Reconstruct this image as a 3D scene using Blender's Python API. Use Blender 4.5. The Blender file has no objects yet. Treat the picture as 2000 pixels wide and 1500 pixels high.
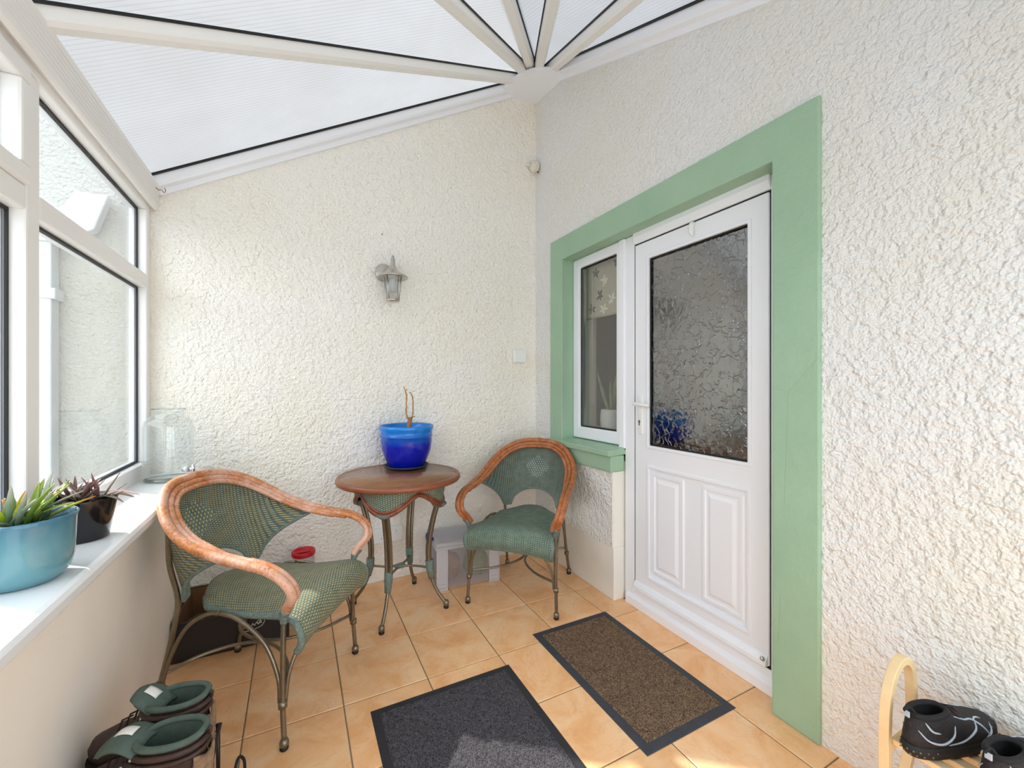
import bpy, bmesh, math, random
from mathutils import Vector, Matrix
random.seed(7)
scene = bpy.context.scene
COL = scene.collection
PI = math.pi

# ------------------------------------------------------------------ camera
# room axes: x to the right along the back wall, y along the door wall away from the camera
cam_d = bpy.data.cameras.new('camera')
cam = bpy.data.objects.new('camera', cam_d); COL.objects.link(cam)
cam_d.sensor_width = 36.0
cam_d.lens = 36.0 * 819.0 / 2000.0
cam_d.clip_start = 0.02
cam.location = (0, 0, 1.25)
cam.rotation_euler = (PI / 2, 0, -math.radians(27.26))
scene.camera = cam

# ------------------------------------------------------------------ light
world = bpy.data.worlds.new('sky'); scene.world = world
world.use_nodes = True
bg = world.node_tree.nodes['Background']
bg.inputs['Color'].default_value = (0.885, 0.935, 1.0, 1)
bg.inputs['Strength'].default_value = 3.0
sun_d = bpy.data.lights.new('sun', 'SUN')
sun_d.energy = 5.2; sun_d.angle = math.radians(0.6); sun_d.color = (1.0, 0.96, 0.89)
sun = bpy.data.objects.new('sun', sun_d); COL.objects.link(sun)
_el = math.radians(38)
_dir = Vector((0.78 * math.cos(_el), -0.62 * math.cos(_el), -math.sin(_el)))
sun.rotation_euler = _dir.to_track_quat('-Z', 'Y').to_euler()
sun.location = (-4, 5, 6)
vs = scene.view_settings
vs.view_transform = 'Standard'; vs.look = 'None'; vs.gamma = 1.0; vs.use_curve_mapping = False
vs.exposure = 0.50
scene.cycles.max_bounces = 12
scene.cycles.diffuse_bounces = 6
scene.cycles.glossy_bounces = 4
scene.cycles.transmission_bounces = 8
scene.cycles.transparent_max_bounces = 24
scene.cycles.caustics_reflective = False
scene.cycles.caustics_refractive = False
scene.cycles.sample_clamp_indirect = 6.0
scene.cycles.use_denoising = True

# ------------------------------------------------------------------ materials
def lin(r, g, b):
    def f(c):
        c /= 255.0
        return c / 12.92 if c <= 0.04045 else ((c + 0.055) / 1.055) ** 2.4
    return (f(r), f(g), f(b), 1.0)

class NT:
    def __init__(s, name):
        s.m = bpy.data.materials.new(name); s.m.use_nodes = True
        s.t = s.m.node_tree; s.t.nodes.clear()
        s.out = s.n('ShaderNodeOutputMaterial')
    def n(s, typ, **kw):
        nd = s.t.nodes.new(typ)
        for k, v in kw.items():
            if k.startswith('_'): nd.inputs[int(k[1:])].default_value = v
            else: setattr(nd, k, v)
        return nd
    def l(s, a, b): s.t.links.new(a, b)
    def val(s, x, sock):
        if isinstance(x, (int, float, tuple)): sock.default_value = x
        else: s.l(x, sock)
    def math(s, op, a, b=0.0, c=0.0):
        nd = s.n('ShaderNodeMath', operation=op)
        s.val(a, nd.inputs[0]); s.val(b, nd.inputs[1]); s.val(c, nd.inputs[2])
        return nd.outputs[0]
    def coord(s, kind='Object', scale=(1, 1, 1), rot=(0, 0, 0)):
        tc = s.n('ShaderNodeTexCoord'); mp = s.n('ShaderNodeMapping')
        mp.inputs['Scale'].default_value = scale; mp.inputs['Rotation'].default_value = rot
        s.l(tc.outputs[kind], mp.inputs['Vector'])
        return mp.outputs['Vector']
    def noise(s, vec, scale, detail=3.0, rough=0.55, dist=0.0):
        nd = s.n('ShaderNodeTexNoise')
        if vec is not None: s.l(vec, nd.inputs['Vector'])
        nd.inputs['Scale'].default_value = scale; nd.inputs['Detail'].default_value = detail
        nd.inputs['Roughness'].default_value = rough; nd.inputs['Distortion'].default_value = dist
        return nd.outputs['Fac']
    def voro(s, vec, scale, feature='F1', out='Distance'):
        nd = s.n('ShaderNodeTexVoronoi', feature=feature)
        if vec is not None: s.l(vec, nd.inputs['Vector'])
        nd.inputs['Scale'].default_value = scale
        return nd.outputs[out]
    def ramp(s, fac, stops):
        nd = s.n('ShaderNodeValToRGB'); e = nd.color_ramp.elements
        while len(e) < len(stops): e.new(0.5)
        for i, (p, c) in enumerate(stops): e[i].position = p; e[i].color = c
        s.l(fac, nd.inputs['Fac'])
        return nd.outputs['Color']
    def mix(s, fac, a, b, blend='MIX'):
        nd = s.n('ShaderNodeMix', data_type='RGBA', blend_type=blend)
        s.val(fac, nd.inputs[0]); s.val(a, nd.inputs[6]); s.val(b, nd.inputs[7])
        return nd.outputs[2]
    def bump(s, h, dist, strength=1.0, normal=None):
        nd = s.n('ShaderNodeBump'); nd.inputs['Strength'].default_value = strength
        nd.inputs['Distance'].default_value = dist
        s.l(h, nd.inputs['Height'])
        if normal is not None: s.l(normal, nd.inputs['Normal'])
        return nd.outputs['Normal']
    def bsdf(s, color=(.8, .8, .8, 1), rough=0.5, metal=0.0, spec=0.5, normal=None, coat=0.0, sub=None, trans=0.0, ior=1.45):
        b = s.n('ShaderNodeBsdfPrincipled')
        s.val(color, b.inputs['Base Color']); s.val(rough, b.inputs['Roughness'])
        s.val(metal, b.inputs['Metallic']); s.val(spec, b.inputs['Specular IOR Level'])
        b.inputs['Coat Weight'].default_value = coat
        b.inputs['Coat Roughness'].default_value = 0.08
        b.inputs['Transmission Weight'].default_value = trans
        b.inputs['IOR'].default_value = ior
        if normal is not None: s.l(normal, b.inputs['Normal'])
        return b.outputs[0]
    def mixsh(s, fac, a, b):
        nd = s.n('ShaderNodeMixShader'); s.val(fac, nd.inputs[0]); s.l(a, nd.inputs[1]); s.l(b, nd.inputs[2])
        return nd.outputs[0]
    def done(s, sh): s.l(sh, s.out.inputs['Surface']); return s.m

M = {}
def plain(name, rgb, rough=0.5, metal=0.0, spec=0.5, coat=0.0, var=0.0, vscale=8.0, bump=0.0, bscale=200.0):
    k = NT(name); c = lin(*rgb); nrm = None
    if var > 0:
        v = k.noise(k.coord(), vscale, 4)
        d = tuple(x * (1 - var) for x in c[:3]) + (1,)
        u = tuple(min(1, x * (1 + var)) for x in c[:3]) + (1,)
        c = k.ramp(v, [(0.3, d), (0.7, u)])
    if bump > 0:
        nrm = k.bump(k.noise(k.coord(), bscale, 3), bump)
    M[name] = k.done(k.bsdf(c, rough, metal, spec, nrm, coat)); return M[name]

def roughcast(name, rgb, seed, dirt=0.06, dist=0.0125):
    k = NT(name); v = k.coord()
    a = k.noise(v, 62 + seed, 1.5, 0.5, 0.15)
    b = k.noise(v, 150, 2.0, 0.5)
    lo = k.noise(v, 26, 2.0, 0.5)
    h = k.math('ADD', k.math('MULTIPLY', a, 1.0), k.math('ADD', k.math('MULTIPLY', b, 0.22), k.math('MULTIPLY', lo, 0.9)))
    c = lin(*rgb)
    big = k.noise(v, 1.3, 5, 0.6)
    yel = (c[0] * 0.985, c[1] * 0.96, c[2] * 0.88, 1)
    col = k.ramp(big, [(0.42, c), (0.72, yel)])
    M[name] = k.done(k.bsdf(col, 0.75, 0, 0.25, k.bump(h, dist, 1.0)))
roughcast('roughcast_cream', (246, 242, 235), 0)
roughcast('roughcast_darkened', (178, 178, 174), 3)  # house roughcast coloured darker to offset the over-bright daylight outside
roughcast('roughcast_white', (234, 233, 231), 5)
plain('smooth_render', (240, 236, 226), 0.7, var=0.03, vscale=5, bump=0.0006, bscale=90)
plain('dwarf_wall', (248, 240, 229), 0.75, var=0.03, vscale=3, bump=0.0005, bscale=120)
plain('upvc', (240, 241, 246), 0.28, spec=0.5)
plain('upvc_cream', (241, 239, 237), 0.32, spec=0.5)
plain('sill_plastic', (240, 241, 242), 0.16, spec=0.5)
plain('gasket', (18, 18, 20), 0.55)
plain('white_plastic', (238, 238, 236), 0.35)
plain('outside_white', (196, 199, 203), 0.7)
plain('paving', (196, 194, 188), 0.9, var=0.12, vscale=3)
plain('grout', (128, 112, 88), 0.9, var=0.1, vscale=30)
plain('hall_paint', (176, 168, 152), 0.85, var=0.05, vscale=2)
plain('hall_light_paint', (226, 220, 206), 0.85)
plain('hall_floor', (90, 70, 55), 0.5)
plain('steel', (196, 190, 182), 0.28, metal=1.0)
plain('chrome', (225, 226, 228), 0.10, metal=1.0)
plain('brass_keyhole', (140, 110, 90), 0.4, metal=0.7)
plain('bronze_metal', (134, 122, 102), 0.36, metal=0.75, var=0.12, vscale=60)
plain('rubber_black', (16, 15, 15), 0.5)
plain('black_gloss', (22, 18, 20), 0.12, spec=0.6)
plain('black_leatherette', (34, 29, 29), 0.42, bump=0.0006, bscale=320)
plain('crate_lining', (120, 84, 52), 0.8, var=0.15, vscale=20)
plain('white_print', (225, 222, 215), 0.7)
plain('red_plastic', (196, 22, 40), 0.3)
plain('blue_clip', (34, 48, 140), 0.35)
plain('soil', (70, 46, 34), 0.95, var=0.3, vscale=60, bump=0.004, bscale=120)
plain('saucer', (40, 48, 66), 0.4)
plain('dry_stem', (176, 128, 84), 0.85, var=0.3, vscale=60, bump=0.002, bscale=150)
plain('tan_cloth', (205, 160, 90), 0.9, var=0.2, vscale=30)
plain('white_wicker', (222, 218, 216), 0.55)
plain('paper', (232, 230, 226), 0.8)
plain('pine', (230, 200, 154), 0.5, var=0.10, vscale=12)
plain('boot_leather', (62, 45, 38), 0.55, var=0.35, vscale=14, bump=0.002, bscale=60)
plain('boot_lining', (80, 96, 87), 0.85, var=0.12, vscale=40, bump=0.0008, bscale=400)
plain('boot_sole', (24, 22, 21), 0.8)
plain('mud', (132, 108, 84), 0.95, var=0.35, vscale=50, bump=0.006, bscale=80)
plain('lace', (40, 26, 24), 0.8)
plain('wire_black', (44, 40, 46), 0.4, metal=0.4)
plain('black_fabric', (26, 24, 26), 0.8, var=0.25, vscale=60, bump=0.001, bscale=300)
plain('shoe_mesh', (34, 30, 32), 0.7, var=0.4, vscale=130, bump=0.002, bscale=240)
plain('shoe_line', (176, 186, 198), 0.5)
plain('shoe_sole', (28, 26, 27), 0.7)
plain('twig', (150, 110, 80), 0.9)
plain('old_paint', (222, 216, 204), 0.6, var=0.1, vscale=40)
plain('rust', (120, 90, 70), 0.9)
plain('cane_wrap', (110, 124, 115), 0.65, var=0.28, vscale=110, bump=0.002, bscale=260)
plain('white_ceramic', (222, 222, 218), 0.4)
plain('snake_leaf', (120, 140, 96), 0.5, var=0.3, vscale=25)

def green_paint():
    k = NT('green_paint'); v = k.coord()
    c = k.ramp(k.noise(v, 3.0, 5, 0.6), [(0.3, lin(150, 182, 153)), (0.75, lin(162, 192, 164))])
    # thin grey cracks and scuffs of old paint
    cr = k.voro(k.coord('Object', (1, 1.0, 0.22)), 3.1, 'DISTANCE_TO_EDGE')
    crack = k.math('MULTIPLY', k.math('LESS_THAN', cr, 0.0009), k.math('GREATER_THAN', k.noise(v, 2.3, 2), 0.53))
    col = k.mix(k.math('MULTIPLY', crack, 0.12), c, lin(112, 138, 110))
    h = k.math('ADD', k.math('MULTIPLY', k.noise(v, 28, 3), 1.0), k.math('MULTIPLY', k.noise(v, 140, 2), 0.35))
    h = k.math('SUBTRACT', h, k.math('MULTIPLY', crack, 0.5))
    M['green_paint'] = k.done(k.bsdf(col, 0.42, 0, 0.45, k.bump(h, 0.0022)))
green_paint()

def glass_sheet(name, tint, boost=1.6, base=0.02, bumpy=False):
    """thin window glass: clear with a fresnel reflection"""
    k = NT(name); nrm = None
    if bumpy:
        v = k.coord('Object', (1, 1, 1))
        nz = k.n('ShaderNodeTexNoise'); k.l(v, nz.inputs['Vector']); nz.inputs['Scale'].default_value = 14; nz.inputs['Detail'].default_value = 2
        of = k.n('ShaderNodeVectorMath', operation='MULTIPLY_ADD'); k.l(nz.outputs['Color'], of.inputs[0]); of.inputs[1].default_value = (0.16, 0.16, 0.16); k.l(v, of.inputs[2])
        e = k.voro(of.outputs[0], 19.0, 'DISTANCE_TO_EDGE')
        ridge = k.math('MAXIMUM', k.math('SUBTRACT', 1.0, k.math('MULTIPLY', e, 14.0)), 0.0)
        ridge = k.math('MULTIPLY', ridge, k.math('GREATER_THAN', k.noise(v, 30, 1), 0.44))
        h = k.math('ADD', k.math('MULTIPLY', k.math('POWER', ridge, 1.5), 0.8), k.math('MULTIPLY', k.noise(v, 34, 1), 0.55))
        nrm = k.bump(h, 0.0016)
    # reflectance of a thin sheet from the angle of incidence (same from both sides)
    ge = k.n('ShaderNodeNewGeometry'); dt = k.n('ShaderNodeVectorMath', operation='DOT_PRODUCT')
    k.l(ge.outputs['Incoming'], dt.inputs[0]); k.l(nrm if nrm is not None else ge.outputs['Normal'], dt.inputs[1])
    cs = k.math('SUBTRACT', 1.0, k.math('MINIMUM', k.math('ABSOLUTE', dt.outputs['Value']), 1.0))
    refl = k.math('ADD', 0.04, k.math('MULTIPLY', k.math('POWER', cs, 5.0), 0.96))
    g = k.n('ShaderNodeBsdfGlossy'); g.inputs['Roughness'].default_value = 0.08 if bumpy else 0.0
    g.inputs['Color'].default_value = (1, 1, 1, 1)
    if nrm is not None: k.l(nrm, g.inputs['Normal'])
    if bumpy:
        t = k.n('ShaderNodeBsdfRefraction'); t.inputs['Roughness'].default_value = 0.25; t.inputs['IOR'].default_value = 1.15
        t.inputs['Color'].default_value = tint; k.l(nrm, t.inputs['Normal'])
    else:
        t = k.n('ShaderNodeBsdfTransparent'); t.inputs['Color'].default_value = tint
    f = k.math('MINIMUM', k.math('ADD', k.math('MULTIPLY', refl, boost), base), 1.0)
    M[name] = k.done(k.mixsh(f, t.outputs[0], g.outputs[0]))
glass_sheet('window_glass', (0.95, 0.97, 0.97, 1), 0.9, 0.0)
glass_sheet('double_glass', (0.93, 0.94, 0.93, 1), 1.5, 0.03)
glass_sheet('obscure_glass', (0.62, 0.62, 0.60, 1), 2.6, 0.13, True)
glass_sheet('jar_glass', (0.965, 0.975, 0.972, 1), 1.1, 0.0)

def polycarb(name, axis):
    k = NT(name)
    tc = k.n('ShaderNodeTexCoord'); sp = k.n('ShaderNodeSeparateXYZ'); k.l(tc.outputs['Object'], sp.inputs[0])
    q = sp.outputs[axis]
    st = k.math('ABSOLUTE', k.math('SUBTRACT', k.math('FRACT', k.math('MULTIPLY', q, 48.0)), 0.5))
    line = k.math('GREATER_THAN', st, 0.40)
    dirt = k.noise(k.coord(), 2.2, 4, 0.6)
    c = k.mix(k.math('MULTIPLY', line, 0.55), (0.142, 0.144, 0.147, 1), (0.110, 0.111, 0.113, 1))
    c = k.mix(1.0, c, k.ramp(dirt, [(0.35, (0.93, 0.92, 0.90, 1)), (0.65, (1, 1, 1, 1))]), 'MULTIPLY')
    tr = k.n('ShaderNodeBsdfTranslucent'); k.l(c, tr.inputs['Color'])
    gl = k.n('ShaderNodeBsdfGlossy'); gl.inputs['Roughness'].default_value = 0.15
    M[name] = k.done(k.mixsh(0.04, tr.outputs[0], gl.outputs[0]))
polycarb('polycarbonate_side', 1)
polycarb('polycarbonate_front', 0)

def frosted(name, rgb, opac, rough=0.3):
    k = NT(name); c = lin(*rgb)
    t = k.n('ShaderNodeBsdfTransparent'); t.inputs['Color'].default_value = (0.96, 0.96, 0.98, 1)
    d = k.bsdf(c, rough, 0, 0.5)
    tr = k.n('ShaderNodeBsdfTranslucent'); tr.inputs['Color'].default_value = c
    s = k.mixsh(0.35, d, tr.outputs[0])
    M[name] = k.done(k.mixsh(opac, t.outputs[0], s))
frosted('clear_plastic', (240, 240, 242), 0.16)
frosted('frosted_plastic', (242, 242, 244), 0.50)
frosted('milky_plastic', (235, 230, 230), 0.85)

def tile_mat():
    k = NT('terracotta_tile'); oi = k.n('ShaderNodeObjectInfo')
    tc = k.n('ShaderNodeTexCoord'); ad = k.n('ShaderNodeVectorMath', operation='ADD')
    cmb = k.n('ShaderNodeCombineXYZ')
    k.l(k.math('MULTIPLY', oi.outputs['Random'], 37.0), cmb.inputs[0]); k.l(k.math('MULTIPLY', oi.outputs['Random'], 91.0), cmb.inputs[1])
    k.l(tc.outputs['Object'], ad.inputs[0]); k.l(cmb.outputs[0], ad.inputs[1])
    v = ad.outputs[0]
    a = k.noise(v, 6.0, 6, 0.62, 0.8)
    c = k.ramp(a, [(0.27, lin(230, 164, 106)), (0.50, lin(243, 191, 140)), (0.73, lin(248, 212, 170))])
    vein = k.math('ABSOLUTE', k.math('SUBTRACT', k.noise(v, 5.0, 7, 0.65, 1.4), 0.5))
    c = k.mix(k.math('MULTIPLY', k.math('LESS_THAN', vein, 0.009), 0.16), c, lin(196, 128, 80))
    tint = k.ramp(oi.outputs['Random'], [(0.0, (0.95, 0.93, 0.90, 1)), (1.0, (1.03, 1.02, 1.02, 1))])
    c = k.mix(1.0, c, tint, 'MULTIPLY')
    M['terracotta_tile'] = k.done(k.bsdf(c, k.math('ADD', 0.24, k.math('MULTIPLY', a, 0.15)), 0, 0.45, k.bump(k.noise(v, 14, 4), 0.0012)))
tile_mat()

def carpet(name, dark, light, scale, crease=None):
    k = NT(name); v = k.coord()
    n1 = k.noise(v, scale, 2, 0.7); n2 = k.noise(v, scale * 0.25, 3)
    f = k.math('ADD', k.math('MULTIPLY', n1, 0.8), k.math('MULTIPLY', n2, 0.2))
    c = k.ramp(f, [(0.40, lin(*dark)), (0.62, lin(*light))])
    h = f
    if crease:
        e = k.voro(k.coord('Object', (1, 1, 1)), 11.0, 'DISTANCE_TO_EDGE')
        ln = k.math('MULTIPLY', k.math('LESS_THAN', e, 0.018), k.math('GREATER_THAN', k.noise(v, 7, 2), 0.46))
        c = k.mix(k.math('MULTIPLY', ln, 0.32), c, lin(*crease))
        h = k.math('SUBTRACT', f, k.math('MULTIPLY', ln, 0.4))
    M[name] = k.done(k.bsdf(c, 0.95, 0, 0.1, k.bump(h, 0.006)))
carpet('carpet_grey', (46, 44, 47), (108, 104, 108), 300)
carpet('carpet_brown', (66, 52, 45), (162, 134, 106), 300, (58, 42, 36))
plain('mat_rubber', (58, 60, 66), 0.6, var=0.12, vscale=20, bump=0.0006, bscale=200)
plain('mat_rubber_dark', (44, 43, 46), 0.7, var=0.1, vscale=20, bump=0.0006, bscale=300)

def cane(name, base, dark, worn, amount):
    k = NT(name); v = k.coord()
    n = k.noise(v, 34, 5, 0.65); g = k.noise(k.coord('Object', (1, 1, 1)), 120, 3)
    c = k.ramp(n, [(0.3, lin(*dark)), (0.62, lin(*base))])
    w = k.math('ADD', k.math('MULTIPLY', k.noise(v, 9, 4), 0.65), k.math('MULTIPLY', g, 0.35))
    w = k.math('MINIMUM', k.math('MAXIMUM', k.math('MULTIPLY', k.math('SUBTRACT', w, amount - 0.06), 7.0), 0.0), 1.0)
    c = k.mix(k.math('MULTIPLY', w, 0.75), c, lin(*worn))
    M[name] = k.done(k.bsdf(c, 0.38, 0, 0.5, k.bump(g, 0.0006)))
cane('cane_worn', (198, 126, 70), (158, 90, 48), (218, 176, 156), 0.47)
cane('cane_brown', (186, 114, 68), (140, 78, 44), (208, 152, 112), 0.60)
cane('cane_red', (140, 78, 52), (96, 50, 32), (172, 112, 84), 0.66)

def weave(name, g1, g2, beige, ps, pw, bei_at=-0.55, motif=None):
    """wicker: weft strands over and under upright stakes; U across, V along, in metres"""
    k = NT(name)
    tc = k.n('ShaderNodeTexCoord'); sp = k.n('ShaderNodeSeparateXYZ'); k.l(tc.outputs['UV'], sp.inputs[0])
    U, V = sp.outputs[0], sp.outputs[1]
    a = k.math('DIVIDE', U, ps); b = k.math('DIVIDE', V, pw)
    row = k.math('FLOOR', b); fb = k.math('SUBTRACT', b, row)
    par = k.math('MULTIPLY', k.math('FLOORED_MODULO', row, 2.0), PI)
    w = k.math('COSINE', k.math('ADD', k.math('MULTIPLY', a, PI), par))
    q = k.math('SUBTRACT', k.math('MULTIPLY', fb, 2.0), 1.0)
    prof = k.math('SUBTRACT', 1.0, k.math('MULTIPLY', q, q))
    v3 = k.coord()
    tone = k.math('ADD', k.math('MULTIPLY', k.noise(v3, 26, 4), 0.6), k.math('MULTIPLY', k.noise(v3, 160, 2), 0.4))
    green = k.ramp(tone, [(0.36, lin(*g1)), (0.64, lin(*g2))])
    stake = k.math('LESS_THAN', w, bei_at)
    c = k.mix(stake, green, lin(*beige))
    gap = k.math('LESS_THAN', prof, 0.30)
    c = k.mix(k.math('MULTIPLY', gap, 0.6), c, lin(34, 44, 44))
    h = k.math('MULTIPLY', k.math('ADD', k.math('MULTIPLY', w, 0.4), 0.6), prof)
    if motif:
        cu, cv, r = motif
        du = k.math('ABSOLUTE', k.math('SUBTRACT', U, cu)); dv = k.math('ABSOLUTE', k.math('SUBTRACT', V, cv))
        ins = k.math('LESS_THAN', k.math('ADD', k.math('MULTIPLY', du, 0.85), k.math('MULTIPLY', dv, 1.15)), r)
        ma = k.math('DIVIDE', U, 0.0185); mb = k.math('DIVIDE', V, 0.0145)
        ma2 = k.math('ADD', ma, k.math('MULTIPLY', k.math('FLOORED_MODULO', k.math('FLOOR', mb), 2.0), 0.5))
        dash = k.math('MULTIPLY', k.math('LESS_THAN', k.math('ABSOLUTE', k.math('SUBTRACT', k.math('FRACT', ma2), 0.5)), 0.15),
                      k.math('LESS_THAN', k.math('ABSOLUTE', k.math('SUBTRACT', k.math('FRACT', mb), 0.5)), 0.38))
        edge = k.math('LESS_THAN', k.math('FRACT', mb), 0.10)
        mc = k.mix(dash, green, lin(min(255, beige[0] + 8), min(255, beige[1] + 6), beige[2]))
        mc = k.mix(k.math('MULTIPLY', edge, 0.7), mc, lin(30, 40, 40))
        c = k.mix(ins, c, mc)
        hm = k.math('SUBTRACT', 0.8, k.math('ADD', k.math('MULTIPLY', edge, 0.5), k.math('MULTIPLY', dash, 0.3)))
        h = k.math('ADD', k.math('MULTIPLY', h, k.math('SUBTRACT', 1.0, ins)), k.math('MULTIPLY', hm, ins))
    M[name] = k.done(k.bsdf(c, 0.5, 0, 0.4, k.bump(h, 0.0035)))
weave('wicker_back_dark', (76, 98, 96), (116, 138, 132), (168, 166, 136), 0.0125, 0.0046, -0.70, (0, 0.235, 0.088))
weave('wicker_back_faded', (84, 104, 100), (120, 140, 130), (188, 170, 122), 0.0125, 0.0046, -0.55, (0, 0.235, 0.088))
weave('wicker_seat_dark', (84, 108, 99), (122, 145, 131), (152, 160, 134), 0.0125, 0.0052, -0.75)
weave('wicker_seat_faded', (94, 112, 100), (128, 142, 122), (192, 178, 136), 0.0125, 0.0052, -0.50)
weave('wicker_table', (74, 104, 100), (110, 140, 130), (186, 180, 140), 0.0125, 0.0050, -0.55)

def table_wood():
    k = NT('table_wood'); v = k.coord('Object', (2.0, 14.0, 1.0), (0, 0, 0.35))
    n = k.noise(v, 6, 6, 0.6, 0.6)
    c = k.ramp(n, [(0.3, lin(118, 76, 44)), (0.7, lin(150, 104, 66))])
    M['table_wood'] = k.done(k.bsdf(c, 0.22, 0, 0.5, k.bump(n, 0.0004), coat=0.3))
table_wood()
plain('table_rim', (134, 78, 50), 0.3, var=0.15, vscale=30)

def glaze(name, top, bottom, z0, z1, rough=0.08):
    k = NT(name); tc = k.n('ShaderNodeTexCoord'); sp = k.n('ShaderNodeSeparateXYZ'); k.l(tc.outputs['Object'], sp.inputs[0])
    f = k.math('DIVIDE', k.math('SUBTRACT', sp.outputs[2], z0), z1 - z0)
    f = k.math('ADD', f, k.math('MULTIPLY', k.math('SUBTRACT', k.noise(k.coord(), 30, 4), 0.5), 0.12))
    c = k.ramp(f, [(0.0, lin(*bottom)), (0.55, lin(*bottom)), (0.95, lin(*top))])
    M[name] = k.done(k.bsdf(c, rough, 0, 0.6))
glaze('blue_glaze', (20, 128, 216), (10, 26, 168), 0, 0.25)
glaze('teal_glaze', (70, 116, 136), (98, 144, 154), 0, 0.15, 0.12)

def leafmat(name, a, b, c3):
    k = NT(name); tc = k.n('ShaderNodeTexCoord'); sp = k.n('ShaderNodeSeparateXYZ'); k.l(tc.outputs['UV'], sp.inputs[0])
    f = k.math('ADD', sp.outputs[1], k.math('MULTIPLY', k.math('SUBTRACT', k.noise(k.coord(), 30, 3), 0.5), 0.5))
    c = k.ramp(f, [(0.15, lin(*a)), (0.6, lin(*b)), (0.98, lin(*c3))])
    s = k.bsdf(c, 0.35, 0, 0.5)
    tr = k.n('ShaderNodeBsdfTranslucent'); k.l(c, tr.inputs['Color'])
    M[name] = k.done(k.mixsh(0.25, s, tr.outputs[0]))
leafmat('leaf_green', (72, 104, 44), (128, 156, 70), (176, 186, 92))
leafmat('leaf_yellow', (110, 140, 40), (196, 206, 60), (226, 150, 60))
leafmat('leaf_grey', (92, 120, 84), (150, 168, 140), (196, 190, 176))
leafmat('leaf_maroon', (84, 62, 58), (128, 92, 88), (168, 130, 126))
leafmat('leaf_olive', (92, 96, 74), (130, 122, 104), (150, 112, 108))
leafmat('leaf_pink', (150, 116, 112), (214, 188, 186), (232, 214, 212))

def blind_mat():
    k = NT('blind_fabric'); v = k.coord()
    n = k.noise(v, 60, 3)
    c = k.ramp(n, [(0.3, lin(190, 182, 160)), (0.7, lin(206, 198, 178))])
    M['blind_fabric'] = k.done(k.bsdf(c, 0.9))
blind_mat()
plain('print_dark', (70, 80, 80), 0.9)
plain('print_pale', (246, 242, 228), 0.9)
plain('box_contents_brown', (150, 112, 84), 0.95, var=0.35, vscale=22, bump=0.01, bscale=40)
plain('box_contents_green', (118, 128, 72), 0.95, var=0.4, vscale=50, bump=0.01, bscale=90)

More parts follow.
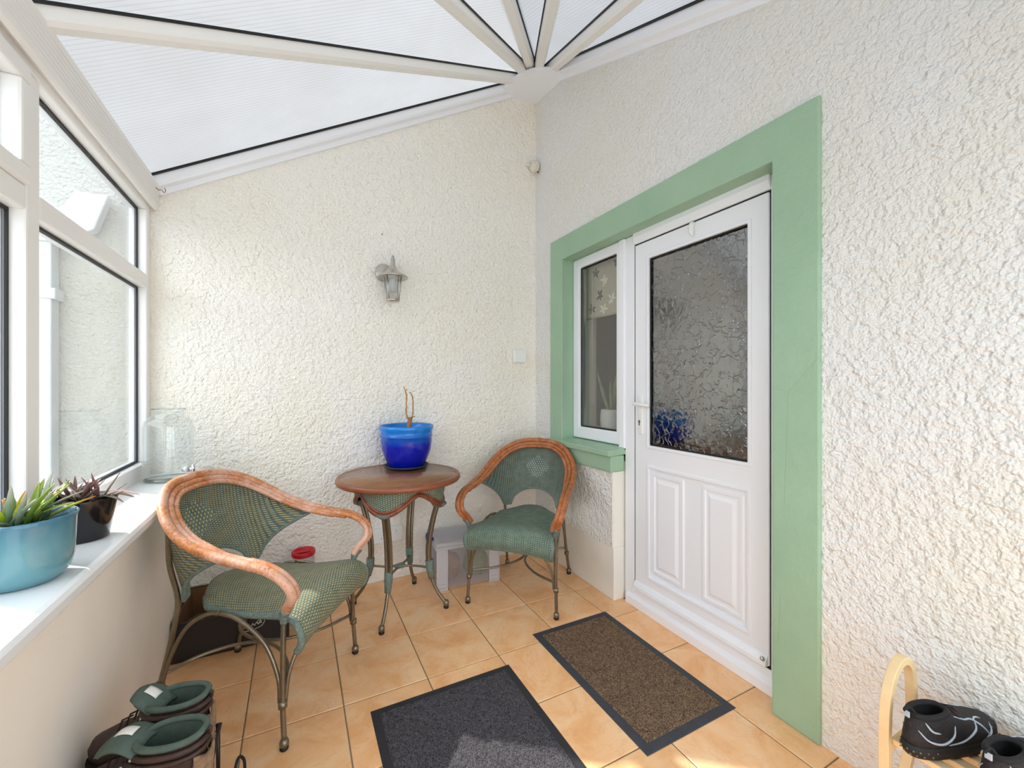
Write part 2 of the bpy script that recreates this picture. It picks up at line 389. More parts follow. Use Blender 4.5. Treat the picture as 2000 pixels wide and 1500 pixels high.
# ------------------------------------------------------------------ mesh helpers
class MB:
    def __init__(s): s.v = []; s.f = []; s.uv = None; s.sm = []
    def add(s, vs, fs, smooth=False):
        o = len(s.v); s.v += [tuple(p) for p in vs]
        for q in fs: s.f.append(tuple(i + o for i in q)); s.sm.append(smooth)
        return s
    def box(s, x0, x1, y0, y1, z0, z1):
        vs = [(x, y, z) for z in (z0, z1) for y in (y0, y1) for x in (x0, x1)]
        return s.add(vs, [(0, 2, 3, 1), (4, 5, 7, 6), (0, 1, 5, 4), (2, 6, 7, 3), (0, 4, 6, 2), (1, 3, 7, 5)])
    def prism(s, pts, axis, a0, a1):
        """closed 2-D outline swept along an axis; pts are the two other coordinates in xyz order"""
        n = len(pts)
        def mk(p, a):
            return (a, p[0], p[1]) if axis == 'x' else (p[0], a, p[1]) if axis == 'y' else (p[0], p[1], a)
        vs = [mk(p, a0) for p in pts] + [mk(p, a1) for p in pts]
        fs = [tuple(range(n)), tuple(range(2 * n - 1, n - 1, -1))]
        fs += [(i, i + n, (i + 1) % n + n, (i + 1) % n) for i in range(n)]
        return s.add(vs, fs)
    def tube(s, path, rad, sides=10, cap=True, closed=False, flat=1.0):
        P = [Vector(p) for p in path]; n = len(P)
        R = rad if isinstance(rad, (list, tuple)) else [rad] * n
        T = []
        for i in range(n):
            a = P[(i - 1) % n] if (closed or i > 0) else P[0]
            b = P[(i + 1) % n] if (closed or i < n - 1) else P[-1]
            d = b - a
            T.append(d.normalized() if d.length > 1e-9 else Vector((0, 0, 1)))
        up = Vector((0, 0, 1)) if abs(T[0].z) < 0.9 else Vector((1, 0, 0))
        N = (up - T[0] * up.dot(T[0])).normalized()
        vs = []
        for i in range(n):
            if i:
                N = N - T[i] * N.dot(T[i])
                N = N.normalized() if N.length > 1e-9 else T[i].orthogonal().normalized()
            B = T[i].cross(N)
            for k in range(sides):
                a = 2 * PI * k / sides
                vs.append(P[i] + (N * math.cos(a) * flat + B * math.sin(a)) * R[i])
        fs = []
        m = n if closed else n - 1
        for i in range(m):
            j = (i + 1) % n
            for k in range(sides):
                k2 = (k + 1) % sides
                fs.append((i * sides + k, i * sides + k2, j * sides + k2, j * sides + k))
        if cap and not closed:
            fs.append(tuple(range(sides - 1, -1, -1))); fs.append(tuple(range((n - 1) * sides, n * sides)))
        return s.add(vs, fs, True)
    def lathe(s, prof, seg=32, c=(0, 0, 0)):
        """profile (r, z) turned about the vertical axis through c; r = 0 ends close it"""
        vs = []; ring = []
        for r, z in prof:
            if r < 1e-6:
                ring.append([len(vs)]); vs.append((c[0], c[1], c[2] + z))
            else:
                ring.append(list(range(len(vs), len(vs) + seg)))
                vs += [(c[0] + r * math.cos(2 * PI * k / seg), c[1] + r * math.sin(2 * PI * k / seg), c[2] + z) for k in range(seg)]
        fs = []
        for a, b in zip(ring, ring[1:]):
            for k in range(seg):
                k2 = (k + 1) % seg
                if len(a) == 1 and len(b) == 1: continue
                if len(a) == 1: fs.append((a[0], b[k2], b[k]))
                elif len(b) == 1: fs.append((a[k], a[k2], b[0]))
                else: fs.append((a[k], a[k2], b[k2], b[k]))
        return s.add(vs, fs, True)
    def ball(s, c, r, seg=12, sz=1.0):
        n = seg // 2
        return s.lathe([(r * math.sin(PI * i / n), -r * sz * math.cos(PI * i / n)) for i in range(n + 1)], seg, c)
    def grid(s, fn, nu, nv, uv=True):
        vs = []; uvs = []
        for j in range(nv + 1):
            for i in range(nu + 1):
                r = fn(i / nu, j / nv)
                vs.append(r[0]); uvs.append(r[1])
        w = nu + 1
        fs = [(j * w + i, j * w + i + 1, (j + 1) * w + i + 1, (j + 1) * w + i) for j in range(nv) for i in range(nu)]
        o = len(s.v)
        s.add(vs, fs, True)
        if s.uv is None: s.uv = {}
        for i, q in enumerate(uvs): s.uv[o + i] = q
        return s
    def build(s, name, mat, parent=None, bevel=0.0, solid=0.0, seg=2, autosmooth=False):
        me = bpy.data.meshes.new(name); me.from_pydata(s.v, [], s.f); me.validate()
        if len(me.polygons) == len(s.sm): me.polygons.foreach_set('use_smooth', s.sm)
        if s.uv:
            ul = me.uv_layers.new(name='UVMap')
            for lp in me.loops: ul.data[lp.index].uv = s.uv.get(lp.vertex_index, (0, 0))
        bm = bmesh.new(); bm.from_mesh(me); bmesh.ops.recalc_face_normals(bm, faces=bm.faces); bm.to_mesh(me); bm.free()
        me.materials.append(M[mat] if isinstance(mat, str) else mat)
        o = bpy.data.objects.new(name, me); COL.objects.link(o)
        if parent is not None: o.parent = parent
        if solid:
            md = o.modifiers.new('thickness', 'SOLIDIFY'); md.thickness = solid; md.offset = 0
        if bevel:
            md = o.modifiers.new('bevel', 'BEVEL'); md.width = bevel; md.segments = seg; md.limit_method = 'ANGLE'; md.angle_limit = math.radians(40)
        return o

def cat(ctrl, n=8, closed=False):
    """Catmull-Rom through the control points"""
    C = [Vector(c) for c in ctrl]; m = len(C); out = []
    for i in range(m if closed else m - 1):
        p0 = C[(i - 1) % m] if (closed or i) else C[0] * 2 - C[1]
        p1 = C[i]; p2 = C[(i + 1) % m]
        p3 = C[(i + 2) % m] if (closed or i + 2 < m) else C[-1] * 2 - C[-2]
        for k in range(n):
            t = k / n
            out.append(0.5 * ((2 * p1) + (p2 - p0) * t + (2 * p0 - 5 * p1 + 4 * p2 - p3) * t * t + (3 * p1 - p0 - 3 * p2 + p3) * t ** 3))
    if not closed: out.append(C[-1])
    return out

def tag(o, label=None, category=None, group=None, kind=None):
    if label: o['label'] = label
    if category: o['category'] = category
    if group: o['group'] = group
    if kind: o['kind'] = kind
    return o
def empty(name, loc=(0, 0, 0), rz=0.0):
    o = bpy.data.objects.new(name, None); COL.objects.link(o)
    o.location = loc; o.rotation_euler = (0, 0, rz); o.empty_display_size = 0.05
    return o
def thing(name, label, category, loc=(0, 0, 0), rz=0.0, group=None):
    return tag(empty(name, loc, rz), label, category, group)
def struct(o, label=None): return tag(o, label, None, None, 'structure')

# ================================================================== the setting
XL, XR, YB, YF = -0.50, 1.62, 2.75, -0.20      # inner faces: dwarf wall, door wall, back wall, front dwarf wall
FX = -0.66                                      # inner face of the side glazing
GY = -0.34                                      # inner face of the front glazing
AP = (1.62, 2.75, 3.57)                         # apex of the roof, in the house corner
SL, SF = 0.5616, 0.432                          # falls to the side and to the front
EZ = 2.29
EX = AP[0] - (AP[2] - EZ) / SL
EY = AP[1] - (AP[2] - EZ) / SF
def roof_z(x, y): return min(AP[2] - SL * (AP[0] - x), AP[2] - SF * (AP[1] - y))

def structure(o, label, cat_): o['kind'] = 'structure'; o['label'] = label; o['category'] = cat_; return o

# floor: screed with separately laid tiles
fl = MB().box(-0.95, 1.80, -0.6, 2.85, -0.14, -0.003).build('floor', 'grout')
structure(fl, 'floor of orange terracotta tiles with grey-brown grout', 'floor')
P0, G = 0.333, 0.0045
tx = [0.4985 + P0 * k for k in range(-4, 5)]; ty = [2.0805 + P0 * k for k in range(-8, 4)]
tile_cache = {}
for i in range(len(tx) - 1):
    for j in range(len(ty) - 1):
        x0, x1 = max(tx[i] + G / 2, XL + 0.002), min(tx[i + 1] - G / 2, 1.702)
        y0, y1 = max(ty[j] + G / 2, -0.333), min(ty[j + 1] - G / 2, YB - 0.002)
        if x1 - x0 < 0.01 or y1 - y0 < 0.01: continue
        key = (round(x1 - x0, 4), round(y1 - y0, 4))
        if key not in tile_cache:
            w, d = key; b = 0.0022
            mb = MB()
            lo = [(0, 0, -0.009), (w, 0, -0.009), (w, d, -0.009), (0, d, -0.009)]
            mi = [(0, 0, -b), (w, 0, -b), (w, d, -b), (0, d, -b)]
            hi = [(b, b, 0), (w - b, b, 0), (w - b, d - b, 0), (b, d - b, 0)]
            fs = [(0, 3, 2, 1), (8, 9, 10, 11)]
            for k in range(4):
                k2 = (k + 1) % 4
                fs += [(k, k2, k2 + 4, k + 4), (k + 4, k2 + 4, k2 + 8, k + 8)]
            mb.add(lo + mi + hi, fs)
            t = mb.build('tile', 'terracotta_tile', fl); tile_cache[key] = t.data
        else:
            t = bpy.data.objects.new('tile', tile_cache[key]); COL.objects.link(t); t.parent = fl
        t.location = (x0, y0, random.uniform(-0.0006, 0.0))

# house walls in roughcast: back wall runs on outdoors past the glazing
wb = MB().prism([(-0.735, -0.1), (1.75, -0.1), (1.75, 3.60), (AP[0], AP[2] + 0.03), (EX, EZ + 0.03), (-0.735, EZ + 0.0)], 'y', YB, YB + 0.25).build('wall_back', 'roughcast_cream')
structure(wb, 'cream roughcast back wall rising under the sloping roof', 'wall')
wo = MB().prism([(-1.08, -0.2), (-0.7355, -0.2), (-0.7355, 2.36), (-1.08, 2.60)], 'y', YB, YB + 0.25).build('wall_outside', 'roughcast_darkened')
structure(wo, 'grey-white roughcast wall outside the side glazing, coloured darker to offset the daylight', 'wall')
wr = MB().prism([(-0.42, -0.1), (0.88, -0.1), (0.88, 2.17), (2.45, 2.17), (2.45, 0.80), (1.885, 0.80), (1.885, 0.305), (2.76, 0.305),
                 (2.76, AP[2] + 0.03), (EY - 0.05, EZ + 0.03), (-0.42, EZ)], 'x', XR, XR + 0.20).build('wall_right', 'roughcast_white')
structure(wr, 'white roughcast wall around the green-framed door', 'wall')
pl = MB().prism([(1.878, 0.0), (2.752, 0.0), (2.752, 0.303), (1.878, 0.303)], 'x', XR + 0.008, XR + 0.20)
pl.prism([(1.878, 0.303), (1.895, 0.303), (1.895, 0.80), (1.878, 0.80)], 'x', XR + 0.004, XR + 0.20)
plo = pl.build('baseboard_right', 'smooth_render', bevel=0.004)
structure(plo, 'smooth white plinth below the side window', 'plinth')
wl = MB().box(-0.72, XL, -0.40, YB, -0.1, 0.752).build('wall_left', 'dwarf_wall')
structure(wl, 'smooth cream dwarf wall under the side glazing', 'wall')
wf = MB().box(XL + 0.001, XR, -0.40, -0.335, -0.1, 0.06).build('wall_front', 'dwarf_wall')  # unseen dwarf wall lowered to a threshold to let in low light
structure(wf, 'low threshold under the glazed front behind the viewer', 'wall')

# green painted surround with reveals, ledge and apron
sr = MB().prism([(0.80, 0.0), (0.80, 2.25), (2.524, 2.25), (2.524, 0.742), (2.376, 0.742), (2.376, 2.095), (0.963, 2.095), (0.963, 0.0)], 'x', 1.604, 1.76)
sro = sr.build('trim_1', 'green_paint', bevel=0.006, seg=2)
structure(sro, 'sage green painted surround of the door and side window', 'trim')
MB().prism([(1.575, 0.835), (1.72, 0.842), (1.72, 0.885), (1.575, 0.868)], 'y', 1.862, 2.520).build('window_ledge', 'green_paint', sro, bevel=0.005)
MB().box(1.598, 1.70, 1.868, 2.505, 0.742, 0.838).build('ledge_apron', 'green_paint', sro, bevel=0.008)

# ---- side window beside the door
DX = 1.70
w1 = empty('window_1', (DX, 2.14, 0.9)); structure(w1, 'narrow white window with a floral blind beside the door', 'window')
def rel(o, p):  # child meshes are given in room coordinates
    o.matrix_parent_inverse = Matrix.Translation(-Vector(p.location)) if p.rotation_euler.z == 0 else p.matrix_basis.inverted(); return o
def frame_yz(name, mat, parent, x0, x1, yo0, yo1, zo0, zo1, yi0, yi1, zi0, zi1, bevel=0.004):
    """rectangular ring in the plane of the door wall"""
    vs = []; 
    for x in (x0, x1):
        vs += [(x, yo0, zo0), (x, yo1, zo0), (x, yo1, zo1), (x, yo0, zo1), (x, yi0, zi0), (x, yi1, zi0), (x, yi1, zi1), (x, yi0, zi1)]
    fs = []
    for k in range(4):
        k2 = (k + 1) % 4
        fs += [(k, k2, k2 + 4, k + 4), (k + 8, k + 12, k2 + 12, k2 + 8), (k, k + 8, k2 + 8, k2), (k + 4, k2 + 4, k2 + 12, k + 12)]
    return rel(MB().add(vs, fs).build(name, mat, parent, bevel=bevel), parent)
frame_yz('frame', 'upvc', w1, DX - 0.004, DX + 0.06, 1.905, 2.374, 0.888, 2.094, 1.936, 2.305, 0.965, 2.03, 0.008)
frame_yz('gasket', 'gasket', w1, DX + 0.012, DX + 0.018, 1.932, 2.309, 0.961, 2.034, 1.942, 2.299, 0.972, 2.024, 0)
rel(MB().box(DX + 0.020, DX + 0.024, 1.930, 2.311, 0.960, 2.035).build('pane', 'double_glass', w1), w1)
frame_yz('spacer_bar', 'steel', w1, DX + 0.026, DX + 0.040, 1.936, 2.305, 0.965, 2.03, 1.944, 2.292, 0.974, 2.022, 0)
rel(MB().box(DX - 0.012, DX + 0.06, 1.862, 1.908, 0.862, 2.094).build('mullion_post', 'upvc', w1, bevel=0.006), w1)

# ---- door
d1 = empty('door_1', (DX, 1.41, 0)); structure(d1, 'white panelled door with patterned glass and lever handle', 'door')
# outer frame: jambs, head, threshold
def dbox(name, x0, x1, y0, y1, z0, z1, bev=0.005, mat='upvc', par=None):
    o = MB().box(x0, x1, y0, y1, z0, z1).build(name, mat, par or d1, bevel=bev)
    return rel(o, d1) if par is None else o
dbox('jamb', DX, DX + 0.07, 1.792, 1.866, 0.0, 2.094)
dbox('jamb', DX, DX + 0.07, 0.945, 1.024, 0.0, 2.094)
rel(MB().prism([(DX, 2.036), (DX + 0.07, 2.036), (DX + 0.07, 2.10), (DX - 0.012, 2.10), (DX - 0.012, 2.072)], 'y', 1.024, 1.792).build('head', 'upvc', d1, bevel=0.005), d1)
rel(MB().prism([(DX - 0.018, 0.0), (DX + 0.07, 0.0), (DX + 0.07, 0.096), (DX + 0.006, 0.096), (DX, 0.060), (DX - 0.018, 0.045)], 'y', 1.0, 1.845).build('threshold', 'upvc', d1, bevel=0.004), d1)
frame_yz('gap_seal', 'gasket', d1, DX + 0.006, DX + 0.014, 1.016, 1.800, 0.088, 2.044, 1.036, 1.778, 0.112, 2.022, 0)
# leaf ring with glass above and panels below
LX0, LX1 = DX - 0.002, DX + 0.028
LY0, LY1, LZ0, LZ1 = 1.030, 1.784, 0.106, 2.028
GZ0, GZ1, GYa, GYb = 0.912, 1.935, 1.113, 1.682
vs = []
for x in (LX0, LX1):
    vs += [(x, y, z) for y, z in [(LY0, LZ0), (LY1, LZ0), (LY1, LZ1), (LY0, LZ1), (GYa, GZ0), (GYb, GZ0), (GYb, GZ1), (GYa, GZ1),
                                  (GYa, 0.200), (GYb, 0.200), (GYb, 0.802), (GYa, 0.802)]]
def q(*a): return tuple(a)
front = [(0, 1, 9, 8), (1, 2, 6, 5, 10, 9), (2, 3, 7, 6), (3, 0, 8, 11, 4, 7), (4, 11, 10, 5)]
fs = front + [tuple(i + 12 for i in reversed(t)) for t in front]
for ring in ([0, 1, 2, 3], [4, 5, 6, 7], [8, 9, 10, 11]):
    for k in range(4):
        a, b = ring[k], ring[(k + 1) % 4]; fs.append((a, b, b + 12, a + 12))
leaf = rel(MB().add(vs, fs).build('door_leaf', 'upvc', d1, bevel=0.006, seg=3), d1)
def sub(o, p=leaf): return o   # the leaf already stands in room coordinates
# mouldings
def ring_yz(name, x0, x1, y0, y1, z0, z1, w, mat, par, bevel=0.004):
    vs = []
    for x in (x0, x1):
        vs += [(x, y0, z0), (x, y1, z0), (x, y1, z1), (x, y0, z1), (x, y0 + w, z0 + w), (x, y1 - w, z0 + w), (x, y1 - w, z1 - w), (x, y0 + w, z1 - w)]
    fs = []
    for k in range(4):
        k2 = (k + 1) % 4
        fs += [(k, k2, k2 + 4, k + 4), (k + 8, k + 12, k2 + 12, k2 + 8), (k, k + 8, k2 + 8, k2), (k + 4, k2 + 4, k2 + 12, k + 12)]
    return sub(MB().add(vs, fs).build(name, mat, par, bevel=bevel))
def plain_child(o): return o
ring_yz('glass_bead', LX0 - 0.006, LX1 - 0.004, GYa - 0.012, GYb + 0.012, GZ0 - 0.012, GZ1 + 0.012, 0.018, 'upvc', leaf, 0.005)
ring_yz('gasket', LX0 + 0.006, LX0 + 0.014, GYa, GYb, GZ0, GZ1, 0.012, 'gasket', leaf, 0)
sub(MB().box(LX0 + 0.016, LX0 + 0.020, GYa - 0.004, GYb + 0.004, GZ0 - 0.004, GZ1 + 0.004).build('patterned_pane', 'obscure_glass', leaf))
ring_yz('spacer_bar', LX0 + 0.021, LX0 + 0.027, GYa, GYb, GZ0, GZ1, 0.018, 'steel', leaf, 0)
sub(MB().box(LX0 + 0.010, LX1 - 0.002, GYa, GYb, 0.200, 0.802).build('lower_panel', 'upvc', leaf))
ring_yz('panel_bead', LX0 - 0.005, LX0 + 0.010, GYa - 0.010, GYb + 0.010, 0.190, 0.812, 0.020, 'upvc', leaf, 0.005)
for y0, y1 in ((1.140, 1.352), (1.452, 1.664)):
    z0, z1 = 0.232, 0.776; a = 0.020; b = 0.036
    x0 = LX0 + 0.010; vs = []
    for (m, x) in ((0, x0), (0.006, x0 - 0.006), (a, x0 - 0.006), (a + 0.004, x0 - 0.001), (b, x0 - 0.001), (b + 0.016, x0 - 0.009)):
        vs += [(x, y0 + m, z0 + m), (x, y1 - m, z0 + m), (x, y1 - m, z1 - m), (x, y0 + m, z1 - m)]
    fs = []
    for l_ in range(5):
        for k in range(4):
            k2 = (k + 1) % 4; fs.append((l_ * 4 + k, l_ * 4 + k2, l_ * 4 + 4 + k2, l_ * 4 + 4 + k))
    fs.append((20, 21, 22, 23))
    sub(MB().add(vs, fs).build('raised_panel', 'upvc', leaf))
# weather bar at the foot of the leaf, lever handle, keyhole, knocker hook
sub(MB().prism([(LX0 - 0.020, 0.108), (LX0 + 0.002, 0.104), (LX0 + 0.002, 0.150), (LX0 - 0.006, 0.146), (LX0 - 0.018, 0.126)], 'y', 1.034, 1.780).build('weather_bar', 'upvc', leaf, bevel=0.003))
sub(MB().ball((LX0 - 0.022, 1.044, 0.140), 0.009, 10).build('screw_cap', 'steel', leaf))
hp = sub(MB().box(LX0 - 0.012, LX0 + 0.001, 1.716, 1.746, 0.972, 1.192).build('handle_plate', 'white_plastic', leaf, bevel=0.0058, seg=4))
lev = MB().tube([(LX0 - 0.010, 1.731, 1.140), (LX0 - 0.038, 1.731, 1.140)], 0.010, 12)
lev.tube(cat([(LX0 - 0.040, 1.752, 1.140), (LX0 - 0.044, 1.732, 1.140), (LX0 - 0.046, 1.70, 1.139), (LX0 - 0.044, 1.66, 1.136), (LX0 - 0.040, 1.636, 1.134)], 5), 0.0105, 12)
o = lev.build('lever', 'white_plastic', hp)
kh = MB().prism([(1.737 + 0.0075 * math.cos(a), 1.043 + 0.0075 * math.sin(a)) for a in [math.radians(t) for t in range(-60, 241, 25)]] + [(1.7335, 1.022), (1.7405, 1.022)], 'x', LX0 - 0.0135, LX0 - 0.011)
o = kh.build('keyhole', 'brass_keyhole', hp)
kn = MB().tube(cat([(LX0 - 0.002, 1.392, 2.018), (LX0 - 0.014, 1.392, 2.012), (LX0 - 0.018, 1.392, 1.985), (LX0 - 0.014, 1.392, 1.966), (LX0 - 0.006, 1.392, 1.964)], 5), [0.012] * 8 + [0.011] * 6 + [0.007] * 7, 10, flat=1.0)
sub(kn.build('door_hook', 'white_plastic', leaf))

# ---- hall beyond the door (dim)
hall = MB()
hall.box(1.86, 3.30, 0.45, 0.50, 0, 2.5); hall.box(3.30, 3.35, 0.45, 3.2, 0, 2.5); hall.box(1.86, 3.30, 3.15, 3.20, 0, 2.5); hall.box(1.80, 3.35, 0.45, 3.2, 2.5, 2.55)
hall.box(1.80, 1.86, 2.45, 3.2, 0, 2.5); hall.box(1.80, 1.86, 0.45, 0.90, 0, 2.5); hall.box(1.80, 1.86, 0.90, 2.45, 2.17, 2.5)
ho = hall.build('wall_hall', 'hall_paint'); structure(ho, 'dim painted hall seen through the door glass', 'wall')
hf = MB().box(1.80, 3.35, 0.45, 3.2, -0.1, -0.004).build('floor_hall', 'hall_floor'); structure(hf, 'dark hall floor behind the door', 'floor')
hs = MB().box(1.765, 1.96, 1.895, 2.45, 0.90, 0.945); hs.box(1.80, 1.86, 1.90, 2.45, 0.0, 0.90)
hso = hs.build('trim_2', 'hall_light_paint'); structure(hso, 'pale inner sill behind the side window', 'trim')
jr = MB().box(1.765, 1.90, 2.378, 2.45, 0.945, 2.17).build('trim_3', 'hall_light_paint'); structure(jr, 'pale inner reveal of the side window', 'trim')

# ---- side glazing
def glazing(name, label, axis, plane, out, spans, zsill, sign, opener=(), zlow=0.862):
    """white framed glazing; axis 'y' runs along y on the plane x, axis 'x' along x on the plane y"""
    w = empty(name, (0, 0, 0)); structure(w, label, 'window')
    def bx(nm, a0, a1, d0, d1, z0, z1, mat='upvc_cream', bev=0.006, par=w):
        p0, p1 = sorted((plane + out * d0, plane + out * d1))
        mb = MB().box(p0, p1, a0, a1, z0, z1) if axis == 'y' else MB().box(a0, a1, p0, p1, z0, z1)
        return mb.build(nm, mat, par, bevel=bev)
    A0, A1 = spans[0][0] - 0.07, spans[-1][1] + 0.06
    bx('bottom_rail', A0, A1, 0, 0.07, zsill, zlow)
    bx('head_rail', A0, A1, 0, 0.07, 2.122, 2.19)
    posts = [(A0, spans[0][0])] + [(a[1], b[0]) for a, b in zip(spans, spans[1:])] + [(spans[-1][1], A1)]
    for p in posts: bx('mullion', p[0], p[1], 0, 0.07, zlow, 2.122)
    for i, (a, b) in enumerate(spans):
        bx('transom', a, b, 0, 0.07, 1.730, 1.796)
        for z0, z1 in ((zlow, 1.730), (1.796, 2.122)):
            n = 0.0
            if i in opener and z0 > 1.5:
                # opening casement: an inner sash frame
                n = 0.05
                for r in ((a, b, z0, z0 + n), (a, b, z1 - n, z1), (a, a + n, z0 + n, z1 - n), (b - n, b, z0 + n, z1 - n)):
                    bx('sash', r[0], r[1], -0.012, 0.05, r[2], r[3], bev=0.008)
            g = 0.009
            gp = bx('pane', a + n, b - n, 0.040, 0.044, z0 + n, z1 - n, 'window_glass', 0)
            for r in ((a + n, b - n, z0 + n, z0 + n + g), (a + n, b - n, z1 - n - g, z1 - n), (a + n, a + n + g, z0 + n + g, z1 - n - g), (b - n - g, b - n, z0 + n + g, z1 - n - g)):
                bx('gasket', r[0], r[1], 0.034, 0.0395, r[2], r[3], 'gasket', 0, gp)
            for r in ((a + n, b - n, z0 + n, z0 + n + g), (a + n, b - n, z1 - n - g, z1 - n), (a + n, a + n + g, z0 + n + g, z1 - n - g), (b - n - g, b - n, z0 + n + g, z1 - n - g)):
                bx('outer_bead', r[0], r[1], 0.046, 0.066, r[2], r[3], 'upvc', 0, gp)
    return w
w2 = glazing('window_2', 'white framed side glazing with top lights over the sill', 'y', FX, -1, [(-0.27, 0.57), (0.64, 1.64), (1.71, 2.69)], 0.788, 1, opener=(1,))
sill = MB().prism([(-0.72, 0.752), (-0.482, 0.752), (-0.470, 0.745), (-0.458, 0.748), (-0.452, 0.758), (-0.452, 0.776), (-0.458, 0.786), (-0.468, 0.790), (-0.72, 0.790)], 'y', -0.395, 2.748)
so = sill.build('window_sill', 'sill_plastic', w2)
w3 = glazing('window_3', 'unseen white framed front behind the viewer, glazed full height to light the floor', 'x', GY, -1, [(-0.42, 0.16), (0.23, 0.84), (0.91, 1.55)], 0.06, 1, zlow=0.16)  # unseen front, made full-height glass to bring light down to the floor

MB().box(-0.735, -0.491, -0.415, -0.341, 0.79, 2.19).build('corner_post', 'upvc_cream', w3, bevel=0.006)
# eaves beams with a cladding board
e1 = MB().prism([(-0.74, 2.188), (-0.655, 2.150), (-0.640, 2.135), (-0.628, 2.145), (-0.618, 2.262), (-0.640, 2.285), (-0.74, 2.262)], 'y', -0.42, 2.749).build('trim_4', 'upvc_cream', bevel=0.004)
structure(e1, 'white eaves beam above the side glazing', 'trim')
for i in range(6):
    z = 2.168 + 0.014 * i
    MB().tube([(-0.6262 + 0.0012 * i, -0.40, z), (-0.6262 + 0.0012 * i, 2.745, z)], 0.0012, 6).build('bead_line', 'upvc_cream', e1)
e2 = MB().prism([(-0.44, 2.188), (-0.335, 2.150), (-0.320, 2.135), (-0.308, 2.145), (-0.298, 2.262), (-0.320, 2.285), (-0.44, 2.262)], 'x', -0.617, 1.619).build('trim_5', 'upvc_cream', bevel=0.004)
structure(e2, 'white eaves beam above the front glazing', 'trim')

# roof
ceil = empty('ceiling', AP); structure(ceil, 'fan of white glazing bars and translucent ribbed roof panels', 'roof')
# bars leave the apex in plan at these bearings
ends = [(EX, AP[1] - 0.0)]
for bearing in (25.9, 42.8, None, 63.6, 78.0):
    if bearing is None: ends.append((EX, EY)); continue
    t = math.tan(math.radians(bearing))
    yy = AP[1] - t * (AP[0] - EX)
    ends.append((EX, yy) if yy > EY else (AP[0] - (AP[1] - EY) / t, EY))
ends.append((AP[0], EY))
E3 = [Vector((x, y, EZ)) for x, y in ends]
A3 = Vector(AP)
for i in range(6):
    a, b = E3[i], E3[i + 1]
    lift = Vector((0, 0, 0.012))
    # the sheet runs a little past the eaves
    pa, pb = a + (a - A3) * 0.03, b + (b - A3) * 0.03
    mb = MB().add([A3 + lift - A3, pa + lift - A3, pb + lift - A3], [(0, 1, 2)])
    o = mb.build('roof_panel', 'polycarbonate_side' if i < 3 else 'polycarbonate_front', ceil)
for i in range(1, 6):
    d = E3[i] - A3; L = d.length; d.normalize()
    side = Vector((-d.y, d.x, 0)).normalized(); up = side.cross(d)
    if up.z < 0: up = -up; side = -side
    hw, h0, h1 = 0.030, -0.050, 0.006
    s0 = 0.16
    def pt(s_, w_, h_): return d * s_ + side * w_ + up * h_
    prof = [(-hw, h1), (-hw, h0 + 0.012), (-hw + 0.010, h0), (hw - 0.010, h0), (hw, h0 + 0.012), (hw, h1)]
    n = len(prof); vs = [pt(s0, *p_) for p_ in prof] + [pt(L, *p_) for p_ in prof]
    fs = [tuple(range(n)), tuple(range(2 * n - 1, n - 1, -1))] + [(k, (k + 1) % n, (k + 1) % n + n, k + n) for k in range(n)]
    rf = MB().add(vs, fs).build('rafter', 'upvc_cream', ceil)
    for sg in (-1, 1):
        g = [(sg * hw, -0.001), (sg * (hw + 0.007), -0.001), (sg * (hw + 0.007), 0.007), (sg * hw, 0.007)]
        vs = [pt(s0, *p_) for p_ in g] + [pt(L, *p_) for p_ in g]
        MB().add(vs, [(0, 1, 2, 3), (7, 6, 5, 4)] + [(k, (k + 1) % 4, (k + 1) % 4 + 4, k + 4) for k in range(4)]).build('gasket', 'gasket', rf)
# wall bars along the two house walls
def wall_bar(name, label, end, nrm):
    d = Vector(end) - A3; L = d.length; d.normalize(); nrm = Vector(nrm)
    up = nrm.cross(d)
    if up.z < 0: up = -up
    root = None
    for nm, pr, mt in (('bar', [(0.0, -0.085), (0.014, -0.085), (0.018, -0.060), (0.040, -0.052), (0.046, -0.040), (0.046, 0.004), (0.0, 0.004)], 'upvc'),
                       ('gasket', [(0.046, -0.002), (0.056, -0.002), (0.056, 0.008), (0.046, 0.008)], 'gasket')):
        def pt(s_, w_, h_): return A3 + d * s_ + nrm * w_ + up * h_
        n = len(pr); vs = [pt(0.12, *p_) for p_ in pr] + [pt(L, *p_) for p_ in pr]
        fs = [tuple(range(n)), tuple(range(2 * n - 1, n - 1, -1))] + [(k, (k + 1) % n, (k + 1) % n + n, k + n) for k in range(n)]
        o = MB().add(vs, fs).build(name if root is None else nm, mt, root)
        if root is None: root = structure(o, label, 'trim')
wall_bar('trim_6', 'white bar sealing the roof along the back wall', E3[0], (0, -1, 0))
wall_bar('trim_7', 'white bar sealing the roof along the door wall', E3[6], (-1, 0, 0))
# quarter-round boss closing the fan in the corner
arc = []
for k in range(17):
    a = PI / 2 * k / 16; z = -0.215 + 0.020 * math.sin(2 * a) - 0.030 * (k / 16)
    arc.append((-0.30 * math.cos(a), -0.40 * math.sin(a), z))
vs = [(0, 0, -0.190)] + arc + [(0, 0, -0.165)] + [(x, y, z + 0.025) for x, y, z in arc]
fs = [(0, k + 1, k + 2) for k in range(16)] + [(18, k + 20, k + 19) for k in range(16)] + [(k + 1, k + 19, k + 20, k + 2) for k in range(16)] + [(0, 18, 19, 1), (0, 17, 35, 18)]
MB().add(vs, fs).build('boss_cover', 'upvc', ceil)

# outdoors: paving, downpipe on the house corner, white garden wall
gr = MB().prism([(-14, -12), (6, -12), (6, -0.42), (-0.74, -0.42), (-0.74, 14), (-14, 14)], 'z', -0.35, -0.15).build('ground', 'paving'); structure(gr, 'pale paving outside the glazing', 'ground')  # pale tone and unseen front stretch added to bounce light indoors
gw = MB().box(-4.2, -4.0, -8, 7, -0.2, 2.3).build('wall_garden', 'outside_white'); structure(gw, 'white garden wall outside', 'wall')
